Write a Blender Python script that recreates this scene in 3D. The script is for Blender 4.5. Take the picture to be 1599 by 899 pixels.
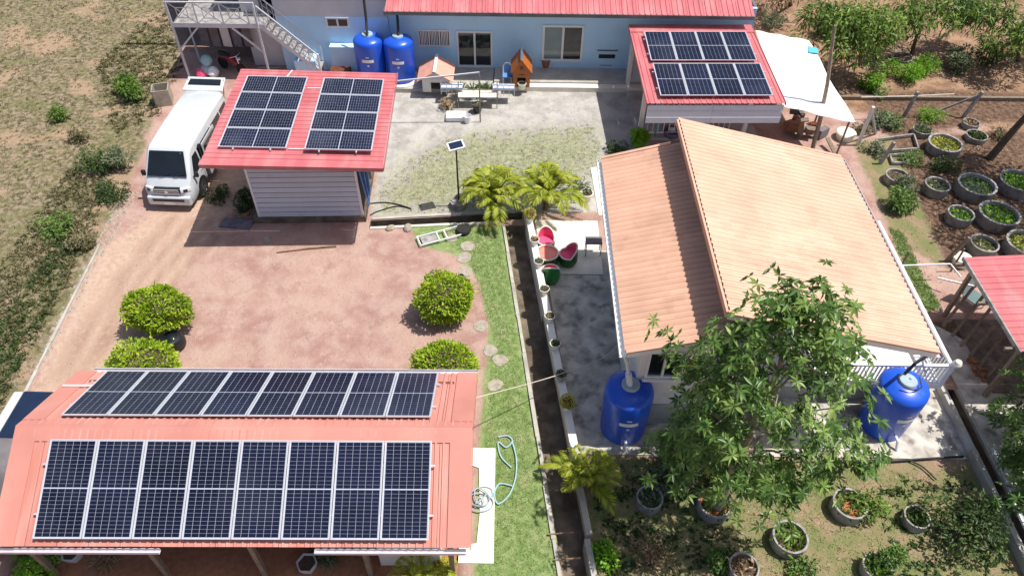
import bpy, bmesh, math, random
import numpy as np
from mathutils import Vector, Matrix
for o in list(bpy.data.objects): bpy.data.objects.remove(o)
SC = bpy.context.scene
COL = SC.collection
R = math.radians
rng = np.random.default_rng(7); random.seed(7)

# ------------------------------------------------------------------ camera, sky, sun, exposure
CAM_H, PITCH, ROLL, FPX = 18.9, R(46), R(0.8), 1150.0
cam = bpy.data.cameras.new('camera'); camo = bpy.data.objects.new('camera', cam); COL.objects.link(camo)
cam.sensor_width = 36; cam.lens = 36 * FPX / 1599; cam.clip_end = 3000; cam.clip_start = 0.5
camo.location = (0, 0, CAM_H)
camo.rotation_euler = (Matrix.Rotation(R(90) - PITCH, 3, 'X') @ Matrix.Rotation(ROLL, 3, 'Z')).to_euler()
SC.camera = camo
SUN = Vector((0.44, 0.01, 1.0)).normalized()
w = bpy.data.worlds.new('World'); SC.world = w; w.use_nodes = True
sky = w.node_tree.nodes.new('ShaderNodeTexSky'); sky.sky_type = 'NISHITA'; sky.sun_disc = False
sky.dust_density = 2.5; sky.ozone_density = .8; sky.sun_elevation = math.asin(SUN.z); sky.sun_rotation = math.atan2(SUN.x, SUN.y)
bg = w.node_tree.nodes['Background']; bg.inputs[1].default_value = 0.10
w.node_tree.links.new(sky.outputs[0], bg.inputs[0])
sl = bpy.data.lights.new('sun', 'SUN'); sl.energy = 4.8; sl.angle = R(0.5); sl.color = (1, 0.95, 0.87)
so = bpy.data.objects.new('sun', sl); COL.objects.link(so); so.rotation_euler = SUN.to_track_quat('Z', 'Y').to_euler()
SC.view_settings.view_transform = 'Standard'; SC.view_settings.look = 'None'
SC.view_settings.exposure = 0.12; SC.view_settings.gamma = 1

# ------------------------------------------------------------------ survey helpers: photograph pixel + height above ground -> metres
def at(px, py, h=0.0):
    u, v = px - 799.5, py - 449.5; c, s = math.cos(ROLL), math.sin(ROLL)
    u, v = c*u + s*v, -s*u + c*v
    dx, dy, dz = u, FPX*math.cos(PITCH) - v*math.sin(PITCH), -FPX*math.sin(PITCH) - v*math.cos(PITCH)
    t = (h - CAM_H)/dz
    return Vector((dx*t, dy*t, h))
def pts(lst, h=0.0): return [tuple(at(x, y, h)[:2]) for x, y in lst]

# ------------------------------------------------------------------ materials
MAT = {}
def mat(name, col, rough=0.7, var=0.12, scale=4.0, bump=0.0, bscale=60.0, metal=0.0, spec=0.5, col2=None, rand=0.0, dirt=None, coat=0.0, stretch=None, world=False):
    if name in MAT: return MAT[name]
    m = bpy.data.materials.new(name); m.use_nodes = True; nt = m.node_tree; N, L = nt.nodes, nt.links
    b = N['Principled BSDF']; b.inputs['Roughness'].default_value = rough; b.inputs['Metallic'].default_value = metal
    b.inputs['Specular IOR Level'].default_value = spec; b.inputs['Coat Weight'].default_value = coat
    tc = N.new('ShaderNodeTexCoord'); src = tc.outputs['Object']
    if world: src = N.new('ShaderNodeNewGeometry').outputs['Position']
    if stretch:
        mp = N.new('ShaderNodeMapping'); mp.inputs['Scale'].default_value = stretch; L.new(src, mp.inputs[0]); src = mp.outputs[0]
    nz = N.new('ShaderNodeTexNoise'); nz.inputs['Scale'].default_value = scale; nz.inputs['Detail'].default_value = 6; L.new(src, nz.inputs[0])
    mx = N.new('ShaderNodeMix'); mx.data_type = 'RGBA'
    a = [max(0, c*(1-var)) for c in col]; bb = [c*(1+var) for c in col] if col2 is None else list(col2)
    mx.inputs[6].default_value = (*a, 1); mx.inputs[7].default_value = (*bb, 1)
    rp = N.new('ShaderNodeMapRange'); rp.inputs[1].default_value = .3; rp.inputs[2].default_value = .7
    L.new(nz.outputs[0], rp.inputs[0]); L.new(rp.outputs[0], mx.inputs[0]); out = mx.outputs[2]
    if dirt:
        n2 = N.new('ShaderNodeTexNoise'); n2.inputs['Scale'].default_value = dirt[1]; n2.inputs['Detail'].default_value = 8; L.new(src, n2.inputs[0])
        r2 = N.new('ShaderNodeMapRange'); r2.inputs[1].default_value = dirt[2]; r2.inputs[2].default_value = dirt[2]+.18; r2.inputs[4].default_value = dirt[3]
        L.new(n2.outputs[0], r2.inputs[0]); m2 = N.new('ShaderNodeMix'); m2.data_type = 'RGBA'; m2.inputs[7].default_value = (*dirt[0], 1)
        L.new(r2.outputs[0], m2.inputs[0]); L.new(out, m2.inputs[6]); out = m2.outputs[2]
    if rand:
        oi = N.new('ShaderNodeObjectInfo'); hs = N.new('ShaderNodeHueSaturation'); mr = N.new('ShaderNodeMapRange')
        mr.inputs[3].default_value = 1-rand; mr.inputs[4].default_value = 1+rand
        L.new(oi.outputs['Random'], mr.inputs[0]); L.new(mr.outputs[0], hs.inputs['Value']); L.new(out, hs.inputs['Color']); out = hs.outputs[0]
    L.new(out, b.inputs['Base Color'])
    if bump:
        nb = N.new('ShaderNodeTexNoise'); nb.inputs['Scale'].default_value = bscale; nb.inputs['Detail'].default_value = 4; L.new(src, nb.inputs[0])
        bp = N.new('ShaderNodeBump'); bp.inputs['Strength'].default_value = bump; bp.inputs['Distance'].default_value = .03
        L.new(nb.outputs[0], bp.inputs['Height']); L.new(bp.outputs[0], b.inputs['Normal'])
    MAT[name] = m; return m
def leafmat(name, c1, c2, c3, rough=.45, trans=.3):
    m = bpy.data.materials.new(name); m.use_nodes = True; nt = m.node_tree; N, L = nt.nodes, nt.links
    b = N['Principled BSDF']; b.inputs['Roughness'].default_value = rough; b.inputs['Specular IOR Level'].default_value = .35
    a = N.new('ShaderNodeAttribute'); a.attribute_name = 'rnd'
    cr = N.new('ShaderNodeValToRGB'); e = cr.color_ramp.elements; e[0].color = (*c1, 1); e[1].color = (*c3, 1); k = e.new(.5); k.color = (*c2, 1)
    L.new(a.outputs['Fac'], cr.inputs[0]); L.new(cr.outputs[0], b.inputs['Base Color'])
    t = N.new('ShaderNodeBsdfTranslucent'); L.new(cr.outputs[0], t.inputs[0]); mx = N.new('ShaderNodeMixShader'); mx.inputs[0].default_value = trans
    L.new(b.outputs[0], mx.inputs[1]); L.new(t.outputs[0], mx.inputs[2]); L.new(mx.outputs[0], N['Material Output'].inputs[0])
    MAT[name] = m; return m

leafmat('leaf_topiary', (.14,.23,.012), (.32,.47,.022), (.54,.64,.06))
leafmat('leaf_tree', (.035,.08,.02), (.10,.20,.04), (.30,.43,.11), rough=.36)
leafmat('leaf_dark', (.03,.06,.018), (.06,.11,.03), (.12,.18,.05))
leafmat('leaf_mango', (.055,.11,.02), (.14,.25,.04), (.34,.46,.10))
leafmat('leaf_palm', (.16,.24,.02), (.36,.43,.04), (.60,.56,.10), rough=.38)
leafmat('leaf_bright', (.09,.24,.01), (.17,.40,.02), (.36,.55,.05))
leafmat('leaf_yellow', (.30,.32,.03), (.46,.45,.05), (.60,.55,.10))
leafmat('leaf_grey', (.10,.13,.06), (.17,.21,.11), (.30,.34,.22))
leafmat('leaf_dry', (.16,.10,.05), (.32,.22,.12), (.50,.40,.26), trans=.15)
leafmat('leaf_weed', (.085,.085,.035), (.17,.16,.075), (.33,.28,.17), trans=.2)
leafmat('leaf_lawn', (.13,.21,.05), (.21,.31,.09), (.33,.42,.16), trans=.2)
mat('bark', (.12,.085,.06), .9, .35, 9, .6, 40)
mat('pale_bark', (.30,.25,.19), .9, .3, 9, .5, 40)
mat('timber', (.22,.17,.13), .85, .3, 12, .4, 50)
mat('concrete', (.48,.46,.42), .9, .18, 2.2, .25, 50, dirt=((.2,.17,.13), 1.1, .52, .6))
mat('white_concrete', (.80,.75,.65), .9, .08, 2.5, .2, 50, dirt=((.5,.42,.3), 2.2, .6, .4))
mat('patio', (.46,.43,.38), .9, .25, 1.7, .25, 40, col2=(.74,.69,.61), dirt=((.15,.135,.12), 2.1, .50, .8))
mat('drain', (.17,.135,.10), .9, .4, 2.5, .4, 30, dirt=((.06,.04,.03), 1.4, .5, .8))
mat('white_plaster', (.80,.79,.76), .8, .05, 2, .1, 50, dirt=((.45,.40,.33), 3, .62, .5))
mat('blue_wall', (.52,.77,1.0), .8, .06, 1.0, .08, 60)
mat('grey_wall', (.62,.62,.64), .85, .06, 1.2, .08, 60)
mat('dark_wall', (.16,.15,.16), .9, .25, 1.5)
mat('red_roof', (.56,.155,.17), .42, .10, .9, rand=.08, dirt=((.58,.27,.27), .7, .46, .6), world=True, stretch=(3,.7,.7))
mat('salmon_roof', (.57,.235,.19), .5, .10, .8, rand=.06, dirt=((.60,.35,.30), .6, .45, .65), world=True, stretch=(4,.6,.6))
mat('salmon_cap', (.57,.24,.195), .5, .10, .7, dirt=((.60,.33,.27), .8, .5, .5), world=True)
mat('roof_tile', (.64,.385,.275), .75, .13, .8, .15, 60, rand=.07, dirt=((.34,.18,.12), 1.3, .58, .45), world=True)
mat('roof_tile_sunlit', (.66,.44,.325), .75, .12, .7, .15, 60, rand=.06, dirt=((.44,.27,.19), 1.1, .57, .4), world=True)  # sunlit brightness of the upper slope put into the tile colour
mat('aluminium', (.68,.70,.74), .35, .04, 5, metal=.35)
mat('backsheet', (.45,.48,.58), .4, .03, 5)
mat('cell', (.007,.010,.030), .16, .3, .7, spec=.5, rand=.25, dirt=((.035,.04,.07), .5, .5, .6), world=True)
mat('tank_blue', (.014,.10,.66), .3, .10, 2, spec=.55, dirt=((.07,.20,.66), 3.5, .56, .35))
mat('tank_lid', (.35,.46,.52), .5, .1, 5)
mat('white_paint', (.85,.86,.88), .45, .03, 4)
mat('white_frame', (.80,.82,.84), .4, .03, 4)
mat('steel_white', (.66,.66,.72), .5, .08, 6)
mat('car_white', (.60,.64,.68), .22, .02, 2, coat=.6)
mat('car_silver', (.60,.62,.65), .25, .03, 2, metal=.2, coat=.6)
mat('glass_dark', (.012,.017,.022), .05, .2, 1.5, spec=.7)
mat('glass_navy', (.012,.022,.055), .12, .2, 1.5, spec=.7, coat=.5)
mat('glass_teal', (.16,.23,.24), .08, .15, 1.5, spec=.7)
mat('interior_shade', (.018,.012,.012), .9, .3, 1)  # near-black colour stands in for the shade inside openings
mat('black_plastic', (.015,.015,.018), .4, .2, 6)
mat('rubber', (.02,.02,.02), .8, .2, 8)
mat('chrome', (.7,.72,.75), .15, .02, 4, metal=.9)
mat('lamp_glass', (.75,.78,.82), .1, .05, 8, spec=.8)
mat('grey_siding', (.58,.63,.72), .7, .05, 2, rand=.05, dirt=((.36,.38,.42), 2, .56, .4), world=True)
mat('ring_concrete', (.34,.33,.325), .9, .25, 5, .3, 50, dirt=((.13,.11,.09), 3, .5, .7), world=True)
mat('soil', (.10,.065,.045), 1, .4, 12, .6, 60)
mat('red_soil', (.40,.15,.06), 1, .35, 10, .6, 50)
mat('pond', (.05,.07,.02), .25, .4, 6)
mat('brown_wood', (.16,.05,.025), .55, .3, 5, stretch=(1,1,8))
mat('orange_wood', (.42,.12,.02), .5, .25, 6, stretch=(8,1,1))
mat('pink_roof', (.72,.36,.28), .7, .12, 4)
mat('melon_pink', (.85,.10,.22), .45, .12, 5)
mat('melon_salmon', (.86,.28,.22), .5, .1, 5)
mat('melon_white', (.82,.80,.66), .5, .05, 5)
mat('melon_green', (.012,.07,.02), .3, .5, 9, col2=(.02,.15,.03), stretch=(1,1,.15))
mat('melon_bright', (.01,.16,.03), .3, .4, 9, col2=(.02,.26,.05), stretch=(1,1,.15))
mat('tarp', (.86,.86,.84), .6, .02, 1.5)
mat('tarp_blue', (.10,.50,.72), .6, .05, 3)
mat('blue_rail', (.12,.28,.62), .5, .1, 5)
mat('hose_blue', (.35,.55,.60), .5, .1, 5)
mat('hose_navy', (.03,.08,.25), .5, .1, 5)
mat('pipe_white', (.75,.80,.85), .4, .04, 5)
mat('pipe_black', (.02,.02,.022), .5, .1, 5)
mat('rope', (.62,.56,.47), .8, .1, 9)
mat('bamboo', (.24,.15,.09), .6, .3, 6)
mat('terracotta', (.34,.15,.08), .85, .2, 8)
mat('stone', (.37,.33,.27), .9, .25, 6, .5, 40)
mat('red_paint', (.30,.015,.02), .3, .1, 5, coat=.4)
mat('purple_cloth', (.15,.14,.17), .9, .3, 5)
mat('teal_plastic', (.08,.38,.38), .5, .1, 5)
mat('rust', (.28,.13,.07), .8, .4, 10)
mat('lilac_trim', (.60,.55,.60), .6, .06, 5)

# ------------------------------------------------------------------ mesh helpers
class MB:
    def __init__(s): s.v = []; s.f = []
    def add(s, vs, fs):
        n = len(s.v); s.v += [tuple(x) for x in vs]; s.f += [tuple(i+n for i in f) for f in fs]; return s
    def box(s, c, d, rz=0.0, rot=None):
        hx, hy, hz = d[0]/2, d[1]/2, d[2]/2
        vs = [Vector((x, y, z)) for x in (-hx, hx) for y in (-hy, hy) for z in (-hz, hz)]
        M = rot if rot is not None else Matrix.Rotation(rz, 3, 'Z')
        c = Vector(c); vs = [M @ v + c for v in vs]
        return s.add(vs, [(0,1,3,2),(4,6,7,5),(0,4,5,1),(2,3,7,6),(0,2,6,4),(1,5,7,3)])
    def b2(s, x0, x1, y0, y1, z0, z1): return s.box(((x0+x1)/2, (y0+y1)/2, (z0+z1)/2), (x1-x0, y1-y0, z1-z0))
    def bar(s, a, b, w, h=None):
        a, b = Vector(a), Vector(b); d = b-a; L = d.length; h = h or w
        z = d.normalized(); x = z.cross(Vector((0,0,1)))
        x = x.normalized() if x.length > 1e-4 else Vector((1,0,0)); y = z.cross(x)
        return s.box((a+b)/2, (w, h, L), rot=Matrix((x, y, z)).transposed())
    def tube(s, path, r, n=8, caps=True, closed=False):
        P = [Vector(p) for p in path]; rs = r if isinstance(r, (list, tuple)) else [r]*len(P); base = len(s.v); vs = []; fs = []
        ref = None
        for i, p in enumerate(P):
            t = (P[min(i+1, len(P)-1)] - P[max(i-1, 0)])
            t = t.normalized() if t.length > 1e-6 else Vector((0,0,1))
            if ref is None:
                ref = t.cross(Vector((0,0,1)))
                if ref.length < 1e-3: ref = Vector((1,0,0))
            ref = (ref - t*ref.dot(t)); ref = ref.normalized() if ref.length > 1e-5 else Vector((1,0,0)); q = t.cross(ref)
            for k in range(n):
                a = 2*math.pi*k/n; vs.append(p + (ref*math.cos(a) + q*math.sin(a))*rs[i])
        for i in range(len(P)-1):
            for k in range(n): fs.append((i*n+k, i*n+(k+1) % n, (i+1)*n+(k+1) % n, (i+1)*n+k))
        if caps: fs.append(tuple(reversed(range(n)))); fs.append(tuple(range((len(P)-1)*n, len(P)*n)))
        return s.add(vs, fs)
    def lathe(s, prof, n=24, c=(0,0,0), sx=1, sy=1):
        vs = []; fs = []; m = len(prof)
        for r, z in prof:
            for k in range(n):
                a = 2*math.pi*k/n; vs.append((c[0]+r*math.cos(a)*sx, c[1]+r*math.sin(a)*sy, c[2]+z))
        for i in range(m-1):
            for k in range(n): fs.append((i*n+k, i*n+(k+1) % n, (i+1)*n+(k+1) % n, (i+1)*n+k))
        if prof[0][0] > 1e-4: fs.append(tuple(reversed(range(n))))
        if prof[-1][0] > 1e-4: fs.append(tuple(range((m-1)*n, m*n)))
        return s.add(vs, fs)
    def prism(s, poly, z0, z1):
        n = len(poly)
        a = sum(poly[i][0]*poly[(i+1) % n][1]-poly[(i+1) % n][0]*poly[i][1] for i in range(n))
        if a < 0: poly = poly[::-1]
        vs = [(x, y, z0) for x, y in poly] + [(x, y, z1) for x, y in poly]
        return s.add(vs, [tuple(reversed(range(n))), tuple(range(n, 2*n))] + [(i, (i+1) % n, n+(i+1) % n, n+i) for i in range(n)])
    def slab(s, quad, t):
        q = [Vector(p) for p in quad]; nn = (q[1]-q[0]).cross(q[2]-q[0]).normalized()*t
        vs = q + [p-nn for p in q]; n = len(q)
        return s.add(vs, [tuple(range(n)), tuple(reversed(range(n, 2*n)))] + [((i+1) % n, i, n+i, n+(i+1) % n) for i in range(n)])
    def mesh(s, name, material, smooth=False):
        me = bpy.data.meshes.new(name); me.from_pydata(s.v, [], s.f); me.validate(); me.update()
        if material: me.materials.append(MAT[material])
        if smooth: me.polygons.foreach_set('use_smooth', [True]*len(me.polygons))
        return me
    def build(s, name, material, parent=None, world=False, smooth=False, loc=None, rz=0.0, bevel=0.0):
        if world and parent is not None:
            r = parent
            off = Vector((0,0,0))
            while r is not None: off += r.location; r = r.parent
            s.v = [tuple(Vector(v)-off) for v in s.v]
        o = bpy.data.objects.new(name, s.mesh(name, material, smooth)); COL.objects.link(o)
        if parent is not None: o.parent = parent
        if loc is not None: o.location = loc
        o.rotation_euler.z = rz
        if bevel:
            m = o.modifiers.new('bevel', 'BEVEL'); m.width = bevel; m.segments = 2; m.limit_method = 'ANGLE'
        if smooth and not bevel: o.data.set_sharp_from_angle(angle=R(40))
        return o
def tag(o, label=None, cat=None, group=None, kind=None):
    if label: o['label'] = label
    if cat: o['category'] = cat
    if group: o['group'] = group
    if kind: o['kind'] = kind
    return o
def thing(name, label, cat, loc=(0,0,0), rz=0.0, group=None):
    o = bpy.data.objects.new(name, None); o.empty_display_size = .3; COL.objects.link(o)
    o.location = loc; o.rotation_euler.z = rz
    return tag(o, label, cat, group)
def inst(me, name, parent=None, loc=(0,0,0), rot=None, rz=0.0):
    o = bpy.data.objects.new(name, me); COL.objects.link(o); o.parent = parent; o.location = loc
    if rot is not None: o.rotation_euler = rot.to_euler()
    else: o.rotation_euler.z = rz
    return o
def leafobj(name, P, D, L, W, rnd, material, parent=None, droop=0.0, fold=.22, loc=None):
    P = np.asarray(P, float); D = np.asarray(D, float); N = len(P)
    D = D/np.maximum(np.linalg.norm(D, axis=1, keepdims=True), 1e-6)
    up = np.array([0,0,1.]) + rng.normal(0, .45, (N,3)); S = np.cross(D, up); S /= np.maximum(np.linalg.norm(S, axis=1, keepdims=True), 1e-6)
    Nn = np.cross(S, D); L = np.broadcast_to(L, N)[:, None]; W = np.broadcast_to(W, N)[:, None]
    V = np.empty((N, 4, 3)); V[:,0] = P; V[:,1] = P+D*L*.45+S*W/2+Nn*W*fold; V[:,2] = P+D*L; V[:,3] = P+D*L*.45-S*W/2+Nn*W*fold
    V[:,2,2] -= droop*L[:,0]; V[:,1,2] -= droop*.3*L[:,0]; V[:,3,2] -= droop*.3*L[:,0]
    if loc is not None: V -= np.array(loc)
    me = bpy.data.meshes.new(name); me.vertices.add(4*N); me.vertices.foreach_set('co', V.reshape(-1))
    idx = np.arange(N)[:, None]*4 + np.array([0,1,2,0,2,3])
    me.loops.add(6*N); me.loops.foreach_set('vertex_index', idx.reshape(-1).astype(np.int32))
    me.polygons.add(2*N); me.polygons.foreach_set('loop_start', np.arange(0, 6*N, 3, dtype=np.int32))
    me.update(calc_edges=True); me.validate()
    a = me.attributes.new('rnd', 'FLOAT', 'POINT'); a.data.foreach_set('value', np.repeat(np.clip(rnd, 0, 1), 4).astype(np.float32))
    me.materials.append(MAT[material])
    o = bpy.data.objects.new(name, me); COL.objects.link(o)
    if parent is not None: o.parent = parent
    elif loc is not None: o.location = loc
    return o
def unit(n):
    d = rng.normal(0, 1, (n,3)); return d/np.linalg.norm(d, axis=1, keepdims=True)
def clumps(C, rad, per, L, W, material, parent, name='crown', flat=.8, out=.7, droop=.25):
    P, D, Q = [], [], []
    for c in C:
        d = unit(per); r = rad*rng.uniform(.35, 1.0, (per,1))**.6; p = d*r; p[:,2] *= flat
        P.append(np.array(c)+p); D.append(d*out + rng.normal(0,.5,(per,3))); Q.append(np.clip(rng.normal(rng.uniform(.25,.7), .18, per) + d[:,2]*.1, 0, 1))
    P = np.concatenate(P); D = np.concatenate(D); Q = np.concatenate(Q); n = len(P)
    return leafobj(name, P, D, L*rng.uniform(.7,1.25,n), W*rng.uniform(.75,1.2,n), Q, material, parent, droop)
def whorls(C, A, n_leaf, L, W, material, parent, name='crown'):
    P, D, Q = [], [], []
    for c, a in zip(C, A):
        a = a/np.linalg.norm(a); x = np.cross(a, [0.3,0.2,1]); x /= np.linalg.norm(x)+1e-6; y = np.cross(a, x); q = rng.uniform(.2,.85)
        l = rng.uniform(.8, 1.2); k0 = rng.uniform(0, 6)
        for k in range(n_leaf):
            t = k0+2*math.pi*k/n_leaf*0.93
            P.append(c); D.append((x*math.cos(t)+y*math.sin(t))*1.0 + a*.25 + np.array([0,0,-.22])); Q.append((q+rng.normal(0,.1), l*(1 if k % 3 else .85)))
    Q = np.array(Q)
    return leafobj(name, P, D, L*Q[:,1], W*Q[:,1], Q[:,0], material, parent, .15, .15)
def limbs(parent, path, r0, r1, targets, material='bark', name='trunk', rl=.25):
    m = MB(); n = len(path); m.tube(path, [r0+(r1-r0)*i/(n-1) for i in range(n)], 9)
    P = [Vector(p) for p in path]
    for t in targets:
        t = Vector(t); j = min(range(n), key=lambda i: (P[i]-t).length + (2 if P[i].z > t.z else 0)); j = min(j, n-1); a = P[j]
        mid = a.lerp(t, .5)+Vector((random.uniform(-.1,.1), random.uniform(-.1,.1), .12*(t-a).length))
        rr = max(.012, (r0+(r1-r0)*j/(n-1))*rl*1.6)
        m.tube([a, mid, t], [rr, rr*.65, rr*.3], 6)
    return m.build(name, material, parent, smooth=True)

# ------------------------------------------------------------------ ground sheet with soil, grass and gravel zones
DRAIN_A = [(-.30,21.62),(.49,21.62),(2.25,7.3),(1.50,7.3)]          # ditch beside the white wall
DRAIN_B = [(-5.55,21.36),(.36,22.0),(.36,22.42),(-5.55,21.78)]       # ditch behind the lawn
DRAIN_C = [(13.62,7.0),(14.05,7.0),(14.05,14.05),(13.62,14.05)]      # ditch right of the patio
def inside(P, poly):
    x, y = P[:,0], P[:,1]; r = np.zeros(len(P), bool); n = len(poly)
    for i in range(n):
        x0, y0 = poly[i]; x1, y1 = poly[(i+1) % n]
        c = ((y0 > y) != (y1 > y)) & (x < (x1-x0)*(y-y0)/((y1-y0) if abs(y1-y0) > 1e-9 else 1e-9)+x0); r ^= c
    return r
def sdist(P, poly):
    d = np.full(len(P), 1e9); n = len(poly)
    for i in range(n):
        a = np.array(poly[i]); b = np.array(poly[(i+1) % n]); e = b-a
        t = np.clip(((P[:,:2]-a)@e)/(e@e), 0, 1); d = np.minimum(d, np.linalg.norm(P[:,:2]-a-t[:,None]*e, axis=1))
    return np.where(inside(P, poly), d, -d)
def pdist(P, line):
    d = np.full(len(P), 1e9)
    for a, b in zip(line[:-1], line[1:]):
        a = np.array(a); b = np.array(b); e = b-a; t = np.clip(((P[:,:2]-a)@e)/(e@e), 0, 1)
        d = np.minimum(d, np.linalg.norm(P[:,:2]-a-t[:,None]*e, axis=1))
    return d
def ground():
    st = .3
    xs = np.concatenate([[-900,-300,-120,-60,-42], np.arange(-34, 34.01, st), [42,60,120,300,900]])
    ys = np.concatenate([[-900,-200,-40,-8,0], np.arange(4, 46.01, st), [55,80,150,400,1200]])
    bm = bmesh.new(); g = [[bm.verts.new((x, y, 0)) for x in xs] for y in ys]
    for j in range(len(ys)-1):
        for i in range(len(xs)-1): bm.faces.new((g[j][i], g[j][i+1], g[j+1][i+1], g[j+1][i]))
    for poly in (DRAIN_A, DRAIN_B, DRAIN_C):
        n = len(poly)
        bb = [min(p[0] for p in poly)-.7, max(p[0] for p in poly)+.7, min(p[1] for p in poly)-.7, max(p[1] for p in poly)+.7]
        for i in range(n):
            a = Vector((*poly[i], 0)); b = Vector((*poly[(i+1) % n], 0)); d = b-a
            fs = [f for f in bm.faces if (lambda c: bb[0] < c.x < bb[1] and bb[2] < c.y < bb[3])(f.calc_center_median())]
            ge = set(fs); [ge.update(f.edges) for f in fs]; [ge.update(f.verts) for f in fs]
            bmesh.ops.bisect_plane(bm, geom=list(ge), plane_co=a, plane_no=Vector((d.y, -d.x, 0)).normalized(), dist=1e-5)
        C = np.array([f.calc_center_median()[:2] for f in bm.faces]); k = inside(C, poly); bm.faces.ensure_lookup_table()
        bmesh.ops.delete(bm, geom=[bm.faces[i] for i in np.nonzero(k)[0]], context='FACES')
    me = bpy.data.meshes.new('ground'); bm.to_mesh(me); bm.free()
    n = len(me.vertices); co = np.empty(n*3); me.vertices.foreach_get('co', co); P = co.reshape(-1,3)
    def zone(name, polys, w=.5):
        m = np.zeros(n)
        for q in polys: m = np.maximum(m, np.clip(sdist(P, q)/(2*w)+.5, 0, 1))
        me.attributes.new(name, 'FLOAT', 'POINT').data.foreach_set('value', m.astype(np.float32))
    field = pts([(0,690),(20,640),(50,590),(100,490),(150,390),(190,310),(222,240),(240,180),(262,130),(290,60),(285,0)])
    zone('field', [[(-900,7)] + field + [(-15.5,60),(-15.5,1200),(-900,1200)]], .5)
    zone('lawn', [[(-.9,6),(1.5,6),(1.3,9),(-.3,21.6),(-3.9,21.4),(-3.6,20.4),(-2.3,20),(-1.3,18.9),(-.75,16.5),(-.9,13)], [(-4.6,21.8),(-3,20.6),(-2,20),(-1,21.6)],
                  pts([(1385,350),(1410,360),(1440,430),(1470,480),(1450,490),(1418,430)])], .35)
    zone('court', [pts([(600,120),(1010,110),(1010,240),(940,260),(945,330),(820,335),(720,335),(575,338),(590,270)])], .4)
    zone('courtgrass', [pts([(760,205),(930,195),(945,260),(900,290),(800,300),(720,330),(600,335),(590,300),(640,250),(700,215)])], 1.2)
    zone('soil', [pts([(1345,150),(1450,140),(1700,150),(1720,200),(1560,190),(1390,215)]), pts([(1390,215),(1700,200),(1800,420),(1480,420),(1430,330)]), [(13.9,6),(30,6),(24,17),(14.3,17)], [(-13,6),(-1.2,6),(-1.3,9.5),(-13,9.5)]], .7)
    zone('orchard', [[(11.3,30),(60,28.5),(900,300),(900,1200),(-4,1200),(-4,36),(11.3,36)], pts([(1530,165),(1650,150),(1650,260),(1560,260)])], .8)
    zone('garden', [[(2.0,6),(13.6,6),(13.6,11.5),(1.7,11.5)], pts([(1330,220),(1390,215),(1440,330),(1480,420),(1400,380)])], .5)
    zone('road', [pts([(160,390),(240,330),(330,250),(420,260),(300,400),(170,600),(120,640),(20,690),(60,590)])], 1.0)
    tr = np.minimum(pdist(P, pts([(270,340),(190,440),(90,590)])), pdist(P, pts([(300,345),(215,440),(120,590)])))
    tr = np.minimum(tr, pdist(P, pts([(330,345),(255,425),(150,560)]))); tr = np.minimum(tr, pdist(P, pts([(345,365),(300,405),(215,520),(130,640)]))); tr = np.minimum(tr, pdist(P, pts([(250,350),(170,450),(75,590)]))+.1)
    me.attributes.new('track', 'FLOAT', 'POINT').data.foreach_set('value', np.clip(1-tr/.30, 0, 1).astype(np.float32))
    o = bpy.data.objects.new('ground', me); COL.objects.link(o); tag(o, kind='structure')
    m = bpy.data.materials.new('ground'); m.use_nodes = True; nt = m.node_tree; N, L = nt.nodes, nt.links; b = N['Principled BSDF']
    b.inputs['Roughness'].default_value = 1; b.inputs['Specular IOR Level'].default_value = .15
    tc = N.new('ShaderNodeTexCoord')
    def noise(sc, det=6, ro=.55):
        k = N.new('ShaderNodeTexNoise'); k.inputs['Scale'].default_value = sc; k.inputs['Detail'].default_value = det; k.inputs['Roughness'].default_value = ro; L.new(tc.outputs['Object'], k.inputs[0]); return k.outputs[0]
    def ramp(x, lo, hi):
        k = N.new('ShaderNodeMapRange'); k.interpolation_type = 'SMOOTHSTEP'; k.inputs[1].default_value = lo; k.inputs[2].default_value = hi; L.new(x, k.inputs[0]); return k.outputs[0]
    def mix(f, a, c):
        k = N.new('ShaderNodeMix'); k.data_type = 'RGBA'
        if isinstance(f, float): k.inputs[0].default_value = f
        else: L.new(f, k.inputs[0])
        for v, s in ((a, 6), (c, 7)):
            if isinstance(v, tuple): k.inputs[s].default_value = (*v, 1)
            else: L.new(v, k.inputs[s])
        return k.outputs[2]
    def math_(op, a, c):
        k = N.new('ShaderNodeMath'); k.operation = op
        for v, s in ((a, 0), (c, 1)):
            if isinstance(v, (int, float)): k.inputs[s].default_value = v
            else: L.new(v, k.inputs[s])
        return k.outputs[0]
    n1, n2, n3, n4, n5 = noise(.35), noise(1.3), noise(5, 8), noise(22, 8, .7), noise(60, 3)
    def attr(nm): k = N.new('ShaderNodeAttribute'); k.attribute_name = nm; return k.outputs['Fac']
    def zfac(nm, k=1.0, lo=.35, hi=.65):
        return ramp(math_('ADD', attr(nm), math_('MULTIPLY', math_('SUBTRACT', math_('ADD', math_('MULTIPLY', n2, .5), math_('MULTIPLY', n3, .5)), .5), k)), lo, hi)
    dirt = mix(ramp(n2, .35, .68), (.37,.215,.185), (.50,.345,.30)); dirt = mix(math_('MULTIPLY', ramp(n1, .42, .62), .7), dirt, (.52,.36,.30)); dirt = mix(math_('MULTIPLY', ramp(noise(.8, 7, .65), .56, .68), .55), dirt, (.33,.19,.165))
    dirt = mix(math_('MULTIPLY', ramp(n4, .52, .72), .5), dirt, (.25,.14,.105)); dirt = mix(math_('MULTIPLY', ramp(n3, .56, .74), .45), dirt, (.62,.47,.38)); dirt = mix(math_('MULTIPLY', ramp(n5, .56, .7), .35), dirt, (.66,.52,.42))
    c = dirt
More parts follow.
